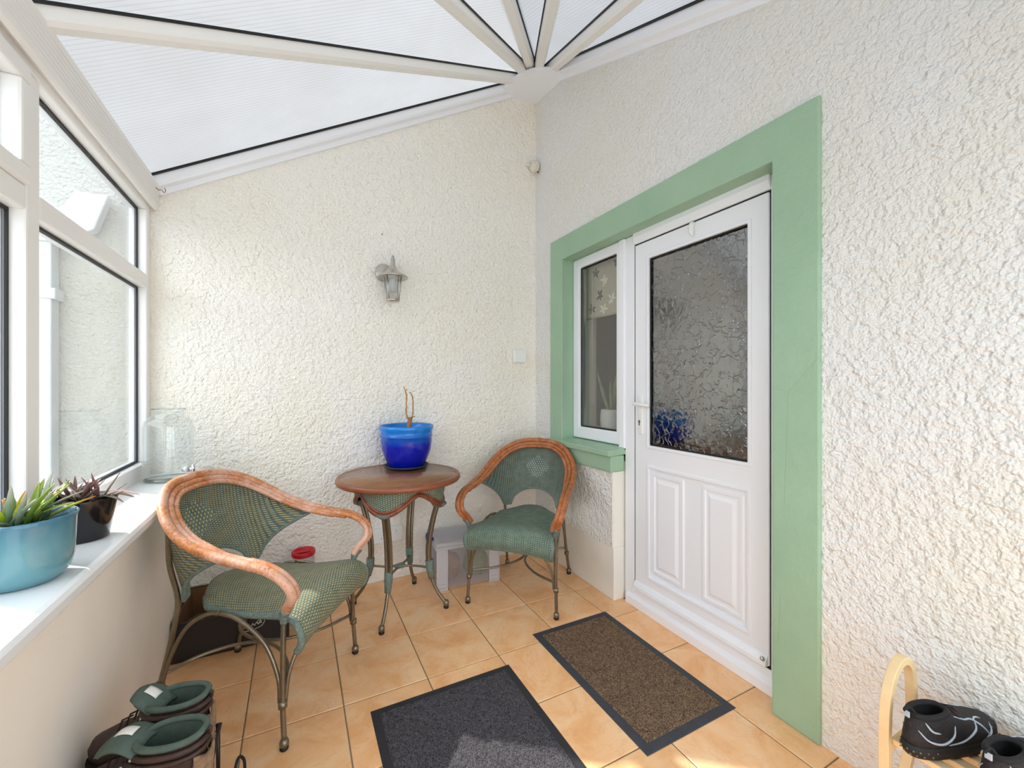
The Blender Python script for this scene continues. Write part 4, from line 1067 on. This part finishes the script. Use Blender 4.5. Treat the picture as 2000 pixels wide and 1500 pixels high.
def corner_bracket():
    t = thing('sensor_bracket', 'white painted sensor remnant high in the wall corner', 'bracket', (1.585, 2.718, 2.88))
    MB().ball((0, 0, 0.0), 0.038, 16, 1.15).build('shell', 'old_paint', t)
    MB().tube(cat([(0.012, -0.022, 0.03), (0.020, -0.036, -0.005), (0.010, -0.030, -0.04), (0.014, -0.020, -0.056)], 4), [0.007] * 6 + [0.009] * 7, 8).build('clip', 'old_paint', t)
    MB().tube([(0.006, -0.034, -0.05), (0.020, -0.034, -0.060)], 0.006, 6).build('screw', 'rust', t)
    MB().tube([(-0.03, -0.005, 0.0), (-0.066, 0.008, 0.004)], [0.016, 0.008], 8).build('stub', 'old_paint', t)
corner_bracket()
hk = MB().tube(cat([(-0.596, 2.60, 2.205), (-0.585, 2.60, 2.196), (-0.575, 2.60, 2.198), (-0.565, 2.61, 2.190), (-0.560, 2.61, 2.202), (-0.566, 2.62, 2.216)], 5), 0.0018, 6).build('wire_hook', 'twig')
hk.location = (-0.022, 0.06, 0.02)
tag(hk, 'thin bent wire hook on the eaves beam beside the back wall', 'hook')
ns = MB().tube([(0.486, 2.755, 2.201), (0.486, 2.738, 2.199)], [0.002, 0.0035], 6).build('nail', 'rust'); tag(ns, 'single nail in the back wall above the lantern', 'nail')

# ---- glass drinks dispenser on the sill
def dispenser():
    t = thing('drinks_dispenser', 'large clear glass drinks dispenser jar with a tap at the far end of the sill', 'jar', (-0.545, 2.555, 0.7905))
    out = [(0, 0.0), (0.088, 0.0), (0.096, 0.008), (0.098, 0.03), (0.098, 0.255), (0.092, 0.280), (0.075, 0.300), (0.063, 0.308), (0.062, 0.326), (0.066, 0.332), (0.066, 0.338)]
    inn = [(0.060, 0.338), (0.057, 0.326), (0.058, 0.308), (0.070, 0.296), (0.088, 0.276), (0.093, 0.252), (0.093, 0.03), (0.085, 0.014), (0, 0.014)]
    MB().lathe(out + inn, 40).build('glass_body', 'jar_glass', t)
    MB().lathe([(0.0605, 0.3385), (0.066, 0.3385), (0.067, 0.341), (0.0605, 0.341)], 40).build('lip', 'jar_edge', t)
    MB().lathe([(0.0, 0.002), (0.089, 0.002), (0.094, 0.010), (0.0, 0.012)], 40).build('thick_base', 'jar_edge', t)
    dx, dy = 0.80, -0.60
    def P(r, s, z): return (r * dx - s * dy, r * dy + s * dx, z)
    tp = MB().tube([P(0.085, 0, 0.055), P(0.112, 0, 0.055)], 0.015, 14).build('tap_seat', 'white_plastic', t)
    MB().tube([P(0.110, 0, 0.055), P(0.140, 0, 0.055)], 0.008, 10).build('tap_body', 'chrome', tp)
    MB().tube([P(0.138, 0, 0.078), P(0.138, 0, 0.030)], [0.009, 0.007], 10).build('spout', 'chrome', tp)
k_ = NT('jar_edge'); g_ = k_.n('ShaderNodeBsdfTransparent'); g_.inputs['Color'].default_value = (0.62, 0.68, 0.68, 1)
gl_ = k_.n('ShaderNodeBsdfGlossy'); gl_.inputs['Roughness'].default_value = 0.05; M['jar_edge'] = k_.done(k_.mixsh(0.15, g_.outputs[0], gl_.outputs[0]))
dispenser()
# ---- leaves and plants
def leaf_mesh(L, W, bend, fold, twist=0.0, tip=0.9):
    """strap leaf growing along +x, bending down; returns an MB in local coordinates"""
    def f(u, v):
        s = v; c = 2 * u - 1
        wid = W * (math.sin(PI * min(1, 0.16 + 0.84 * s) ** 0.9) ** 0.7 if s < 0.999 else 0.02)
        wid = max(wid, W * 0.03)
        ang = bend * s
        x = L * s * (1 - 0.12 * bend * s); z = -L * bend * 0.5 * s * s
        zz = fold * wid * abs(c)
        tw = twist * s
        yy = wid * c
        return Vector((x, yy * math.cos(tw) - zz * math.sin(tw), z + zz * math.cos(tw) + yy * math.sin(tw))), (u, s)
    return MB().grid(f, 4, 10)
def add_leaf(parent, mats, base, az, el, L, W, bend, fold, name='leaf'):
    o = leaf_mesh(L, W, bend, fold, random.uniform(-0.5, 0.5)).build(name, random.choice(mats), parent, solid=0.0018)
    o.location = base; o.rotation_euler = (0, -el, az)
    return o
def bowl_plant():
    t = thing('potted_plant', 'teal glazed bowl planted with yellow-green strappy leaves on the windowsill', 'potted plant', (-0.566, 1.388, 0.7905))
    MB().lathe([(0, 0.0), (0.058, 0.0), (0.066, 0.004), (0.080, 0.022), (0.087, 0.050), (0.089, 0.100), (0.091, 0.140), (0.094, 0.150), (0.0915, 0.152), (0.088, 0.147), (0.085, 0.10), (0.080, 0.07), (0, 0.07)], 48).build('bowl', 'teal_glaze', t)
    MB().lathe([(0, 0.128), (0.05, 0.126), (0.084, 0.118), (0.084, 0.10), (0, 0.10)], 24).build('soil', 'soil', t)
    rnd = random.Random(3)
    spec = []
    for k in range(34):
        spec.append((rnd.uniform(0, 2 * PI), rnd.uniform(0.50, 1.25), rnd.uniform(0.085, 0.145), rnd.uniform(0.0065, 0.011)))
    # the tuft leans over the right-hand rim
    for az, el, L, W in spec:
        az2 = az if rnd.random() < 0.35 else rnd.uniform(-1.3, 1.6)
        b = (rnd.uniform(-0.03, 0.03), rnd.uniform(-0.03, 0.03), 0.128)
        mats = ['leaf_green', 'leaf_yellow', 'leaf_grey', 'leaf_green']
        if abs(az2) > 2.2: L *= 0.7
        add_leaf(t, mats, b, az2, el, L, W, rnd.uniform(0.0, 0.35), rnd.uniform(0.2, 0.6))
    MB().tube(cat([(-0.02, 0.0, 0.12), (-0.024, 0.0, 0.16), (-0.03, 0.002, 0.195)], 4), 0.004, 6).build('stem', 'dry_stem', t)
bowl_plant()
def black_pot_plant():
    t = thing('potted_plant', 'glossy black tapered pot with a spiky maroon succulent on the windowsill', 'potted plant', (-0.564, 1.692, 0.7905))
    MB().lathe([(0, 0.0), (0.056, 0.0), (0.059, 0.003), (0.080, 0.118), (0.0805, 0.122), (0.077, 0.122), (0.070, 0.085), (0, 0.08)], 44).build('pot', 'black_gloss', t)
    MB().lathe([(0, 0.108), (0.04, 0.106), (0.0735, 0.100), (0.07, 0.088), (0, 0.088)], 24).build('soil', 'soil', t)
    rnd = random.Random(8)
    for cx, cy, n in ((0.0, 0.0, 15), (0.038, -0.01, 10), (-0.03, 0.022, 9)):
        for k in range(n):
            az = 2.4 * k + rnd.uniform(-0.3, 0.3); el = 0.15 + 1.15 * (k / n) + rnd.uniform(-0.12, 0.12)
            mats = ['leaf_maroon', 'leaf_olive', 'leaf_maroon', 'leaf_pink'] if k > 3 else ['leaf_pink', 'leaf_maroon', 'leaf_olive']
            add_leaf(t, mats, (cx + rnd.uniform(-.006, .006), cy + rnd.uniform(-.006, .006), 0.106), az, el, rnd.uniform(0.06, 0.095), rnd.uniform(0.0048, 0.007), rnd.uniform(-0.3, 0.25), 0.5)
    for az, L in ((-0.5, 0.10), (0.2, 0.105), (-0.05, 0.095)):
        add_leaf(t, ['leaf_pink', 'leaf_olive'], (0.045 * math.cos(az), 0.045 * math.sin(az), 0.118), az, 0.55, L * 0.75, 0.009, 1.3, 0.4)
black_pot_plant()

# ---- behind the side window
bl = MB().box(1.803, 1.806, 1.91, 2.36, 1.70, 2.09).build('roller_blind', 'blind_fabric'); tag(bl, 'cream floral roller blind half lowered inside the side window', 'blind')
MB().tube([(1.8045, 1.91, 1.70), (1.8045, 2.36, 1.70)], 0.006, 8).build('hem_bar', 'blind_fabric', bl)
MB().tube([(1.820, 1.905, 2.085), (1.820, 2.365, 2.085)], 0.018, 12).build('roller', 'white_plastic', bl)
rnd = random.Random(21)
def print_leaf(cy, cz, a, L, W, mat):
    pts = []
    for k in range(13):
        s = k / 12; pts.append((L * s, W * math.sin(PI * s)))
    pts += [(L * (1 - k / 12), -W * math.sin(PI * (1 - k / 12))) for k in range(1, 12)]
    ca, sa = math.cos(a), math.sin(a)
    MB().prism([(cy + x * ca - y * sa, cz + x * sa + y * ca) for x, y in pts], 'x', 1.8021, 1.8028).build('leaf_print', mat, bl)
for cy, cz, mat in ((2.22, 1.84, 'print_dark'), (2.30, 1.76, 'print_dark'), (2.17, 1.93, 'print_pale'), (2.10, 1.80, 'print_pale'), (2.26, 2.00, 'print_dark'), (2.02, 1.88, 'print_pale'), (2.05, 2.02, 'print_dark'), (2.18, 1.745, 'print_pale')):
    a0 = rnd.uniform(0, 6.28)
    for k in range(5): print_leaf(cy, cz, a0 + k * 1.2 + rnd.uniform(-.2, .2), rnd.uniform(0.030, 0.048), rnd.uniform(0.007, 0.011), mat)
cd = MB().tube(cat([(1.79, 2.285, 2.05), (1.79, 2.287, 1.6), (1.79, 2.288, 1.22), (1.79, 2.275, 1.12), (1.79, 2.262, 1.16), (1.79, 2.275, 1.4), (1.79, 2.280, 2.05)], 6), 0.0012, 5).build('blind_cord', 'white_plastic'); tag(cd, 'thin white looped cord of the floral blind', 'cord')
def sill_plant():
    t = thing('potted_plant', 'white ribbed pot with a pale snake plant inside the side window', 'potted plant', (1.865, 2.170, 0.9455))
    MB().lathe([(0, 0.0), (0.062, 0.0), (0.066, 0.004)] + [(0.070 + (0.0022 if k % 2 else 0.0) + 0.006 * math.sin(PI * k / 12), 0.008 + k * 0.0105) for k in range(13)] + [(0.066, 0.138), (0.062, 0.12), (0, 0.115)], 36).build('pot', 'white_ceramic', t)
    rnd = random.Random(2)
    for k in range(7):
        a = rnd.uniform(0, 6.28); lean = rnd.uniform(0.05, 0.16); h = rnd.uniform(0.20, 0.30); r = 0.02
        p = [(r * math.cos(a) + lean * s * math.cos(a) * 0.8, r * math.sin(a) + lean * s * math.sin(a), 0.11 + h * s) for s in (0, .25, .5, .75, 1.0)]
        MB().tube(cat(p, 3), [0.010, 0.012, 0.014, 0.015, 0.016, 0.016, 0.017, 0.016, 0.015, 0.013, 0.010, 0.006, 0.001], 8, flat=0.25).build('leaf', 'snake_leaf', t)
sill_plant()

# ---- downpipe outside on the house corner
def downpipe():
    t = thing('downpipe', 'white square downpipe outside on the corner of the house wall', 'downpipe', (-1.035, 2.72, -0.15))
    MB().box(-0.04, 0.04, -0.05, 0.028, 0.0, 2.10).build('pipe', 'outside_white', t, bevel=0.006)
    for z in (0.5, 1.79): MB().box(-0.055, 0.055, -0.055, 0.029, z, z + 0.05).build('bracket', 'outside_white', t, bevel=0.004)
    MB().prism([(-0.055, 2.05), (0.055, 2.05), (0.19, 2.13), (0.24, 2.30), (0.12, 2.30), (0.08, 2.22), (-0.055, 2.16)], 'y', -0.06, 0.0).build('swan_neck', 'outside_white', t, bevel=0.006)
downpipe()

# ---- footwear, bottom left: boots on a wire rack
def wire_rack():
    t = thing('wire_shoe_rack', 'black wire shoe rack beside the dwarf wall carrying the boots', 'shoe rack', (-0.346, 1.215, 0))
    hx, hy = 0.142, 0.315
    for z in (0.07, 0.222):
        MB().tube([(-hx, -hy, z), (hx, -hy, z), (hx, hy, z), (-hx, hy, z)], 0.0058, 8, closed=True).build('tier_frame', 'wire_black', t)
        for k in range(13):
            y = -hy + 2 * hy * (k + 0.5) / 13
            MB().tube([(-hx, y, z - 0.001), (hx, y, z - 0.001)], 0.0022, 6).build('tier_wire', 'wire_black', t)
        for x in (-0.05, 0.05, 0.115): MB().tube([(x, -hy, z - 0.004), (x, hy, z - 0.004)], 0.0028, 6).build('tier_rail', 'wire_black', t)
    for sx in (-1, 1):
        for sy in (-1, 1):
            MB().tube([(sx * (hx - 0.004), sy * (hy - 0.004), 0.0), (sx * (hx - 0.004), sy * (hy - 0.004), 0.222)], 0.0055, 8).build('leg', 'wire_black', t)
    MB().box(hx - 0.040, hx - 0.016, 0.236, 0.268, 0.2050, 0.2155).build('joint_clip', 'boot_lining', t, bevel=0.003)
    return t
wire_rack()
def boot(label, loc, rz, tongue_out, seed):
    """walking boot, toe along +x, heel at x = -0.11; z = 0 under the sole"""
    t = thing('walking_boot', label, 'boot', loc, rz, 'walking boots on the wire rack')
    # sole
    def outl(u, grow=0.0):
        pts = []
        for k in range(36):
            a = 2 * PI * k / 36; c, s = math.cos(a), math.sin(a)
            x = 0.155 * (abs(c) ** 0.85) * math.copysign(1, c)
            w = 0.042 + 0.012 * max(0, min(1, (x + 0.02) / 0.10)) if x < 0.10 else 0.054
            pts.append((x * (1 + grow) + 0.035, w * (1 + grow * 2) * (abs(s) ** 0.75) * math.copysign(1, s)))
        return pts
    MB().prism(outl(0), 'z', 0.0, 0.028).build('sole', 'boot_sole', t, bevel=0.004)
    # upper: stacked outlines from sole to collar
    rows = []
    spec = [(0.026, -0.118, 0.186, 0.050), (0.050, -0.120, 0.188, 0.052), (0.075, -0.118, 0.176, 0.050), (0.095, -0.114, 0.135, 0.047), (0.112, -0.110, 0.085, 0.045), (0.130, -0.107, 0.058, 0.045), (0.150, -0.106, 0.046, 0.046), (0.168, -0.106, 0.042, 0.047)]
    def ring(z, x0, x1, w, n=28, tilt=0.0):
        cx, hx = (x0 + x1) / 2, (x1 - x0) / 2; o = []
        for k in range(n):
            a = 2 * PI * k / n; c, s = math.cos(a), math.sin(a)
            o.append((cx + hx * (abs(c) ** 0.9) * math.copysign(1, c), w * (abs(s) ** 0.85) * math.copysign(1, s), z + tilt * c))
        return o
    vs = []; n = 28
    for i, (z, x0, x1, w) in enumerate(spec): vs += ring(z, x0, x1, w, n, -0.006 if i > 4 else 0)
    fs = [(j * n + k, j * n + (k + 1) % n, (j + 1) * n + (k + 1) % n, (j + 1) * n + k) for j in range(len(spec) - 1) for k in range(n)]
    fs.append(tuple(range(n - 1, -1, -1)))
    up = MB().add(vs, fs, True).build('upper', 'boot_leather', t)
    # padded collar and lining
    cr = ring(0.171, -0.106, 0.040, 0.047, n, -0.006)
    MB().tube(cr, 0.0075, 8, closed=True).build('collar', 'boot_lining', t)
    vs = []
    for z, x0, x1, w in ((0.170, -0.101, 0.036, 0.042), (0.12, -0.100, 0.045, 0.039), (0.06, -0.098, 0.06, 0.036)): vs += ring(z, x0, x1, w, n, -0.006)
    fs = [(j * n + k, (j + 1) * n + k, (j + 1) * n + (k + 1) % n, j * n + (k + 1) % n) for j in range(2) for k in range(n)] + [tuple(range(2 * n, 3 * n))]
    MB().add(vs, fs, True).build('lining', 'boot_lining', t)
    # padded rolls below the collar
    for z, x0, x1, w, r in ((0.152, -0.111, 0.049, 0.0505, 0.0070), (0.133, -0.111, 0.058, 0.0490, 0.0060)):
        MB().tube(ring(z, x0, x1, w, n, -0.006), r, 8, closed=True).build('ankle_roll', 'boot_leather', t)
    # padded tongue leaning out of the collar, with its white label
    def tf(u, v):
        c = 2 * u - 1; s = v
        wd = 0.043 * min(1.0, (1 - s ** 5) * 0.45 + 0.55)
        if tongue_out: x, z = 0.022 + 0.100 * s, 0.158 + 0.030 * math.sin(2.4 * s) - 0.030 * s * s
        else: x, z = -0.004 + 0.072 * s, 0.150 + 0.042 * math.sin(1.7 * s)
        return Vector((x, wd * c, z - 0.014 * c * c * (1 - 0.3 * s))), (u, v)
    tg = MB().grid(tf, 10, 12).build('tongue', 'boot_lining', t, solid=0.010)
    def lf(u, v):
        p = tf(0.34 + 0.30 * u, 0.30 + 0.42 * v)[0]; return p + Vector((-0.002, 0, 0.0068)), (u, v)
    MB().grid(lf, 3, 5).build('care_label', 'paper', tg, solid=0.001)
    # eyelets and laces
    for i in range(4):
        z = 0.094 + 0.016 * i; x = 0.105 - 0.021 * i
        MB().tube([(x, -0.030, z + 0.010), (x + 0.004, 0, z + 0.020), (x - 0.008, 0.030, z + 0.012)], 0.0024, 6).build('lace', 'lace', t)
        for sg in (-1, 1): MB().ball((x - 0.012, sg * 0.042, z + 0.004), 0.0042, 8).build('eyelet', 'steel', t)
    # dried mud on the heel
    rnd = random.Random(seed)
    MB().grid(lambda u, v: (Vector((-0.121 + 0.02 * (2 * u - 1) ** 2 - 0.003 * math.sin(9 * u + 7 * v + seed), 0.034 * (2 * u - 1), 0.03 + 0.10 * v + 0.006 * math.sin(8 * u))), (u, v)), 10, 10).build('mud_patch', 'mud', t, solid=0.006)
    MB().tube([(-0.112, 0.0, 0.172), (-0.124, 0.0, 0.182), (-0.120, 0.0, 0.166)], 0.004, 6).build('pull_loop', 'boot_leather', t)
boot('brown walking boot with sage green lining, the rear one on the wire rack', (-0.316, 1.445, 0.2285), math.radians(157), False, 1)
boot('brown muddy walking boot with tongue folded out, the nearer one on the wire rack', (-0.298, 1.300, 0.2285), math.radians(157), True, 5)
def black_sandal():
    t = thing('black_shoe', 'black shoe with a heel loop and white braid beside the wire rack', 'shoe', (-0.150, 1.340, 0.0), math.radians(-92))
    vs = []; n = 24
    spec = [(0.0, -0.13, 0.13, 0.042), (0.02, -0.132, 0.134, 0.045), (0.05, -0.125, 0.12, 0.043), (0.075, -0.12, 0.06, 0.040), (0.095, -0.118, -0.01, 0.037)]
    for z, x0, x1, w in spec:
        for k in range(n):
            a = 2 * PI * k / n; vs.append(((x0 + x1) / 2 + (x1 - x0) / 2 * math.cos(a), w * math.sin(a), z))
    fs = [(j * n + k, j * n + (k + 1) % n, (j + 1) * n + (k + 1) % n, (j + 1) * n + k) for j in range(4) for k in range(n)] + [tuple(range(n - 1, -1, -1))]
    MB().add(vs, fs, True).build('upper', 'black_fabric', t, solid=0.003)
    MB().tube(cat([(-0.118, 0.012, 0.09), (-0.140, 0.008, 0.125), (-0.135, -0.004, 0.145), (-0.112, -0.010, 0.135), (-0.108, -0.012, 0.092)], 5), 0.004, 8).build('heel_loop', 'black_fabric', t)
    for k in range(9):
        x = -0.10 + 0.018 * k
        MB().tube([(x - 0.009, -0.043 + 0.001 * (k % 2), 0.052 + 0.004 * (k % 2)), (x + 0.009, -0.043, 0.056 - 0.004 * (k % 2))], 0.003, 6).build('white_braid', 'shoe_line', t)
    MB().box(-0.128, 0.128, -0.040, 0.040, -0.0, 0.012).build('sole', 'boot_sole', t, bevel=0.01)
black_sandal()

# ---- wooden shoe rack and trainers, bottom right
def wood_rack():
    t = thing('wooden_shoe_rack', 'pale wooden slatted shoe rack with arched ends against the right wall', 'shoe rack', (1.475, 0.250, 0))
    def flatbar(path, w, th, name, n=6):
        p = cat(path, n); vs = []; N = len(p)
        for i in range(N):
            d = (p[min(i + 1, N - 1)] - p[max(i - 1, 0)]).normalized(); nn = Vector((-d.z, 0, d.x))
            for a, b in ((-1, -1), (1, -1), (1, 1), (-1, 1)): vs.append(p[i] + nn * th * b + Vector((0, w * a, 0)))
        fs = [(i * 4 + k, i * 4 + (k + 1) % 4, i * 4 + 4 + (k + 1) % 4, i * 4 + 4 + k) for i in range(N - 1) for k in range(4)] + [(3, 2, 1, 0), tuple(range(4 * N - 4, 4 * N))]
        return MB().add(vs, fs).build(name, 'pine', t, bevel=0.002)
    for y in (0.275, -0.275):
        flatbar([(-0.110, y, 0.0), (-0.112, y, 0.20), (-0.112, y, 0.36), (-0.100, y, 0.44), (-0.064, y, 0.492), (-0.018, y, 0.505), (0.020, y, 0.480), (0.036, y, 0.430), (0.040, y, 0.35), (0.036, y, 0.27), (0.0, y, 0.20), (-0.06, y, 0.13)], 0.011, 0.010, 'arched_end')
    for z, nm in ((0.325, 'slat'), (0.10, 'slat')):
        for k in range(4):
            x = -0.088 + 0.050 * k
            MB().box(x - 0.015, x + 0.015, -0.264, 0.264, z - 0.007, z + 0.007).build(nm, 'pine', t, bevel=0.002)
    for z in (0.308, 0.083):
        for y in (0.27, -0.27): MB().box(-0.105, 0.085, y - 0.006, y + 0.006, z - 0.010, z + 0.010).build('cross_rail', 'pine', t, bevel=0.002)
    return t
wood_rack()
def trainer(label, loc, rot, seed):
    """low running shoe, toe along +x; z = 0 under the sole"""
    t = thing('running_shoe', label, 'shoe', loc, 0, 'black trainers on the wooden rack'); t.rotation_euler = rot
    n = 32
    def ring(z, x0, x1, w, p=0.8):
        o = []
        for k in range(n):
            a = 2 * PI * k / n; c, s = math.cos(a), math.sin(a)
            xx = (x0 + x1) / 2 + (x1 - x0) / 2 * (abs(c) ** 0.9) * math.copysign(1, c)
            wl = w * (0.82 + 0.18 * max(0, min(1, (xx + 0.05) / 0.12)))
            o.append(Vector((xx, wl * (abs(s) ** p) * math.copysign(1, s), z + 0.012 * max(0, (xx - 0.07) / 0.07) ** 2)))
        return o
    so1 = [(0.0, -0.118, 0.130, 0.040), (0.006, -0.134, 0.142, 0.046), (0.022, -0.142, 0.146, 0.048), (0.034, -0.138, 0.144, 0.047)]
    vs = []; [vs.extend(ring(*r)) for r in so1]
    fs = [(j * n + k, j * n + (k + 1) % n, (j + 1) * n + (k + 1) % n, (j + 1) * n + k) for j in range(3) for k in range(n)] + [tuple(range(n - 1, -1, -1)), tuple(range(3 * n, 4 * n))]
    sole = MB().add(vs, fs, True).build('sole', 'shoe_sole', t)
    for k in range(7):
        x = 0.075 + 0.010 * k
        for sg in (-1, 1): MB().box(x, x + 0.006, sg * 0.036 - 0.012, sg * 0.036 + 0.012, 0.002 + 0.0018 * k, 0.012 + 0.0018 * k).build('tread_lug', 'shoe_sole', sole, bevel=0.001)
    up = [(0.034, -0.134, 0.140, 0.044), (0.050, -0.132, 0.128, 0.043), (0.066, -0.128, 0.095, 0.040), (0.080, -0.124, 0.045, 0.036), (0.092, -0.120, 0.000, 0.032), (0.100, -0.118, -0.020, 0.029)]
    vs = []; [vs.extend(ring(*r)) for r in up]
    fs = [(j * n + k, j * n + (k + 1) % n, (j + 1) * n + (k + 1) % n, (j + 1) * n + k) for j in range(5) for k in range(n)]
    MB().add(vs, fs, True).build('upper', 'shoe_mesh', t, solid=0.004)
    MB().tube(ring(0.101, -0.118, -0.020, 0.029), 0.0065, 8, closed=True).build('collar', 'black_fabric', t)
    vs = ring(0.098, -0.113, -0.025, 0.025) + ring(0.05, -0.11, 0.02, 0.028)
    MB().add(vs, [(k, n + k, n + (k + 1) % n, (k + 1) % n) for k in range(n)] + [tuple(range(n, 2 * n))], True).build('lining', 'black_fabric', t)
    # surface lookup for the pale trim lines
    def surf(x, h, sg):
        best = None
        for j in range(5):
            z0, z1 = up[j][0], up[j + 1][0]
            if z0 <= h <= z1:
                q = (h - z0) / (z1 - z0); r = [up[j][i] * (1 - q) + up[j + 1][i] * q for i in range(4)]
                c = max(-1, min(1, (x - (r[1] + r[2]) / 2) / ((r[2] - r[1]) / 2))); s = math.sqrt(max(0, 1 - abs(c) ** (2 / 0.9)))
                wl = r[3] * (0.82 + 0.18 * max(0, min(1, (x + 0.05) / 0.12)))
                return Vector((x, sg * (wl * s ** 0.8 + 0.003), h + 0.012 * max(0, (x - 0.07) / 0.07) ** 2))
    for sg in (-1, 1):
        for pts in ([(-0.122, 0.072), (-0.105, 0.052), (-0.07, 0.044), (-0.04, 0.058), (-0.030, 0.080)], [(-0.055, 0.040), (-0.01, 0.046), (0.03, 0.064), (0.05, 0.076), (0.075, 0.070), (0.10, 0.050)], [(0.06, 0.040), (0.085, 0.048), (0.10, 0.058)], [(-0.108, 0.092), (-0.095, 0.074), (-0.075, 0.068)], [(-0.020, 0.094), (0.01, 0.084), (0.035, 0.079), (0.055, 0.068), (0.07, 0.052), (0.075, 0.042)]):
            path = cat([surf(x, h, sg) for x, h in pts], 5)
            MB().tube(path, [0.0008] + [0.0012 + 0.0013 * math.sin(PI * i / (len(path) - 1)) for i in range(1, len(path) - 1)] + [0.0008], 6).build('trim_line', 'shoe_line', t)
    MB().tube(cat([(-0.120, 0.006, 0.095), (-0.138, 0.004, 0.112), (-0.128, 0.0, 0.120), (-0.114, -0.004, 0.104)], 4), 0.0032, 8).build('heel_tab', 'black_fabric', t)
    MB().box(-0.1385, -0.1345, -0.006, 0.006, 0.098, 0.112).build('heel_tag', 'shoe_line', t, bevel=0.001)
    for i in range(18):
        a = PI + (i - 8.5) * 0.11; zz = 0.014 + 0.009 * (i % 2)
        MB().ball((0.002 + 0.1425 * (abs(math.cos(a)) ** 0.9) * -1, 0.0395 * (abs(math.sin(a)) ** 0.8) * math.copysign(1, math.sin(a)), zz), 0.0021, 6).build('sole_dot', 'mud', sole)
    for i in range(4):
        x = -0.005 + 0.020 * i; z = 0.101 - 0.0098 * i
        MB().tube([(x, -0.026, z - 0.010), (x + 0.003, 0, z), (x, 0.026, z - 0.010)], 0.0026, 6).build('lace', 'lace', t)
trainer('black running shoe with pale grey lines, farther one on the wooden rack', (1.470, 0.440, 0.3335), (0, 0, math.radians(-14)), 1)
trainer('black running shoe with pale grey lines, nearer one on the wooden rack', (1.478, 0.318, 0.3335), (0, 0, math.radians(-8)), 2)
trainer('black running shoe on the lower slats of the wooden rack', (1.470, 0.36, 0.1085), (0, 0, math.radians(-8)), 3)
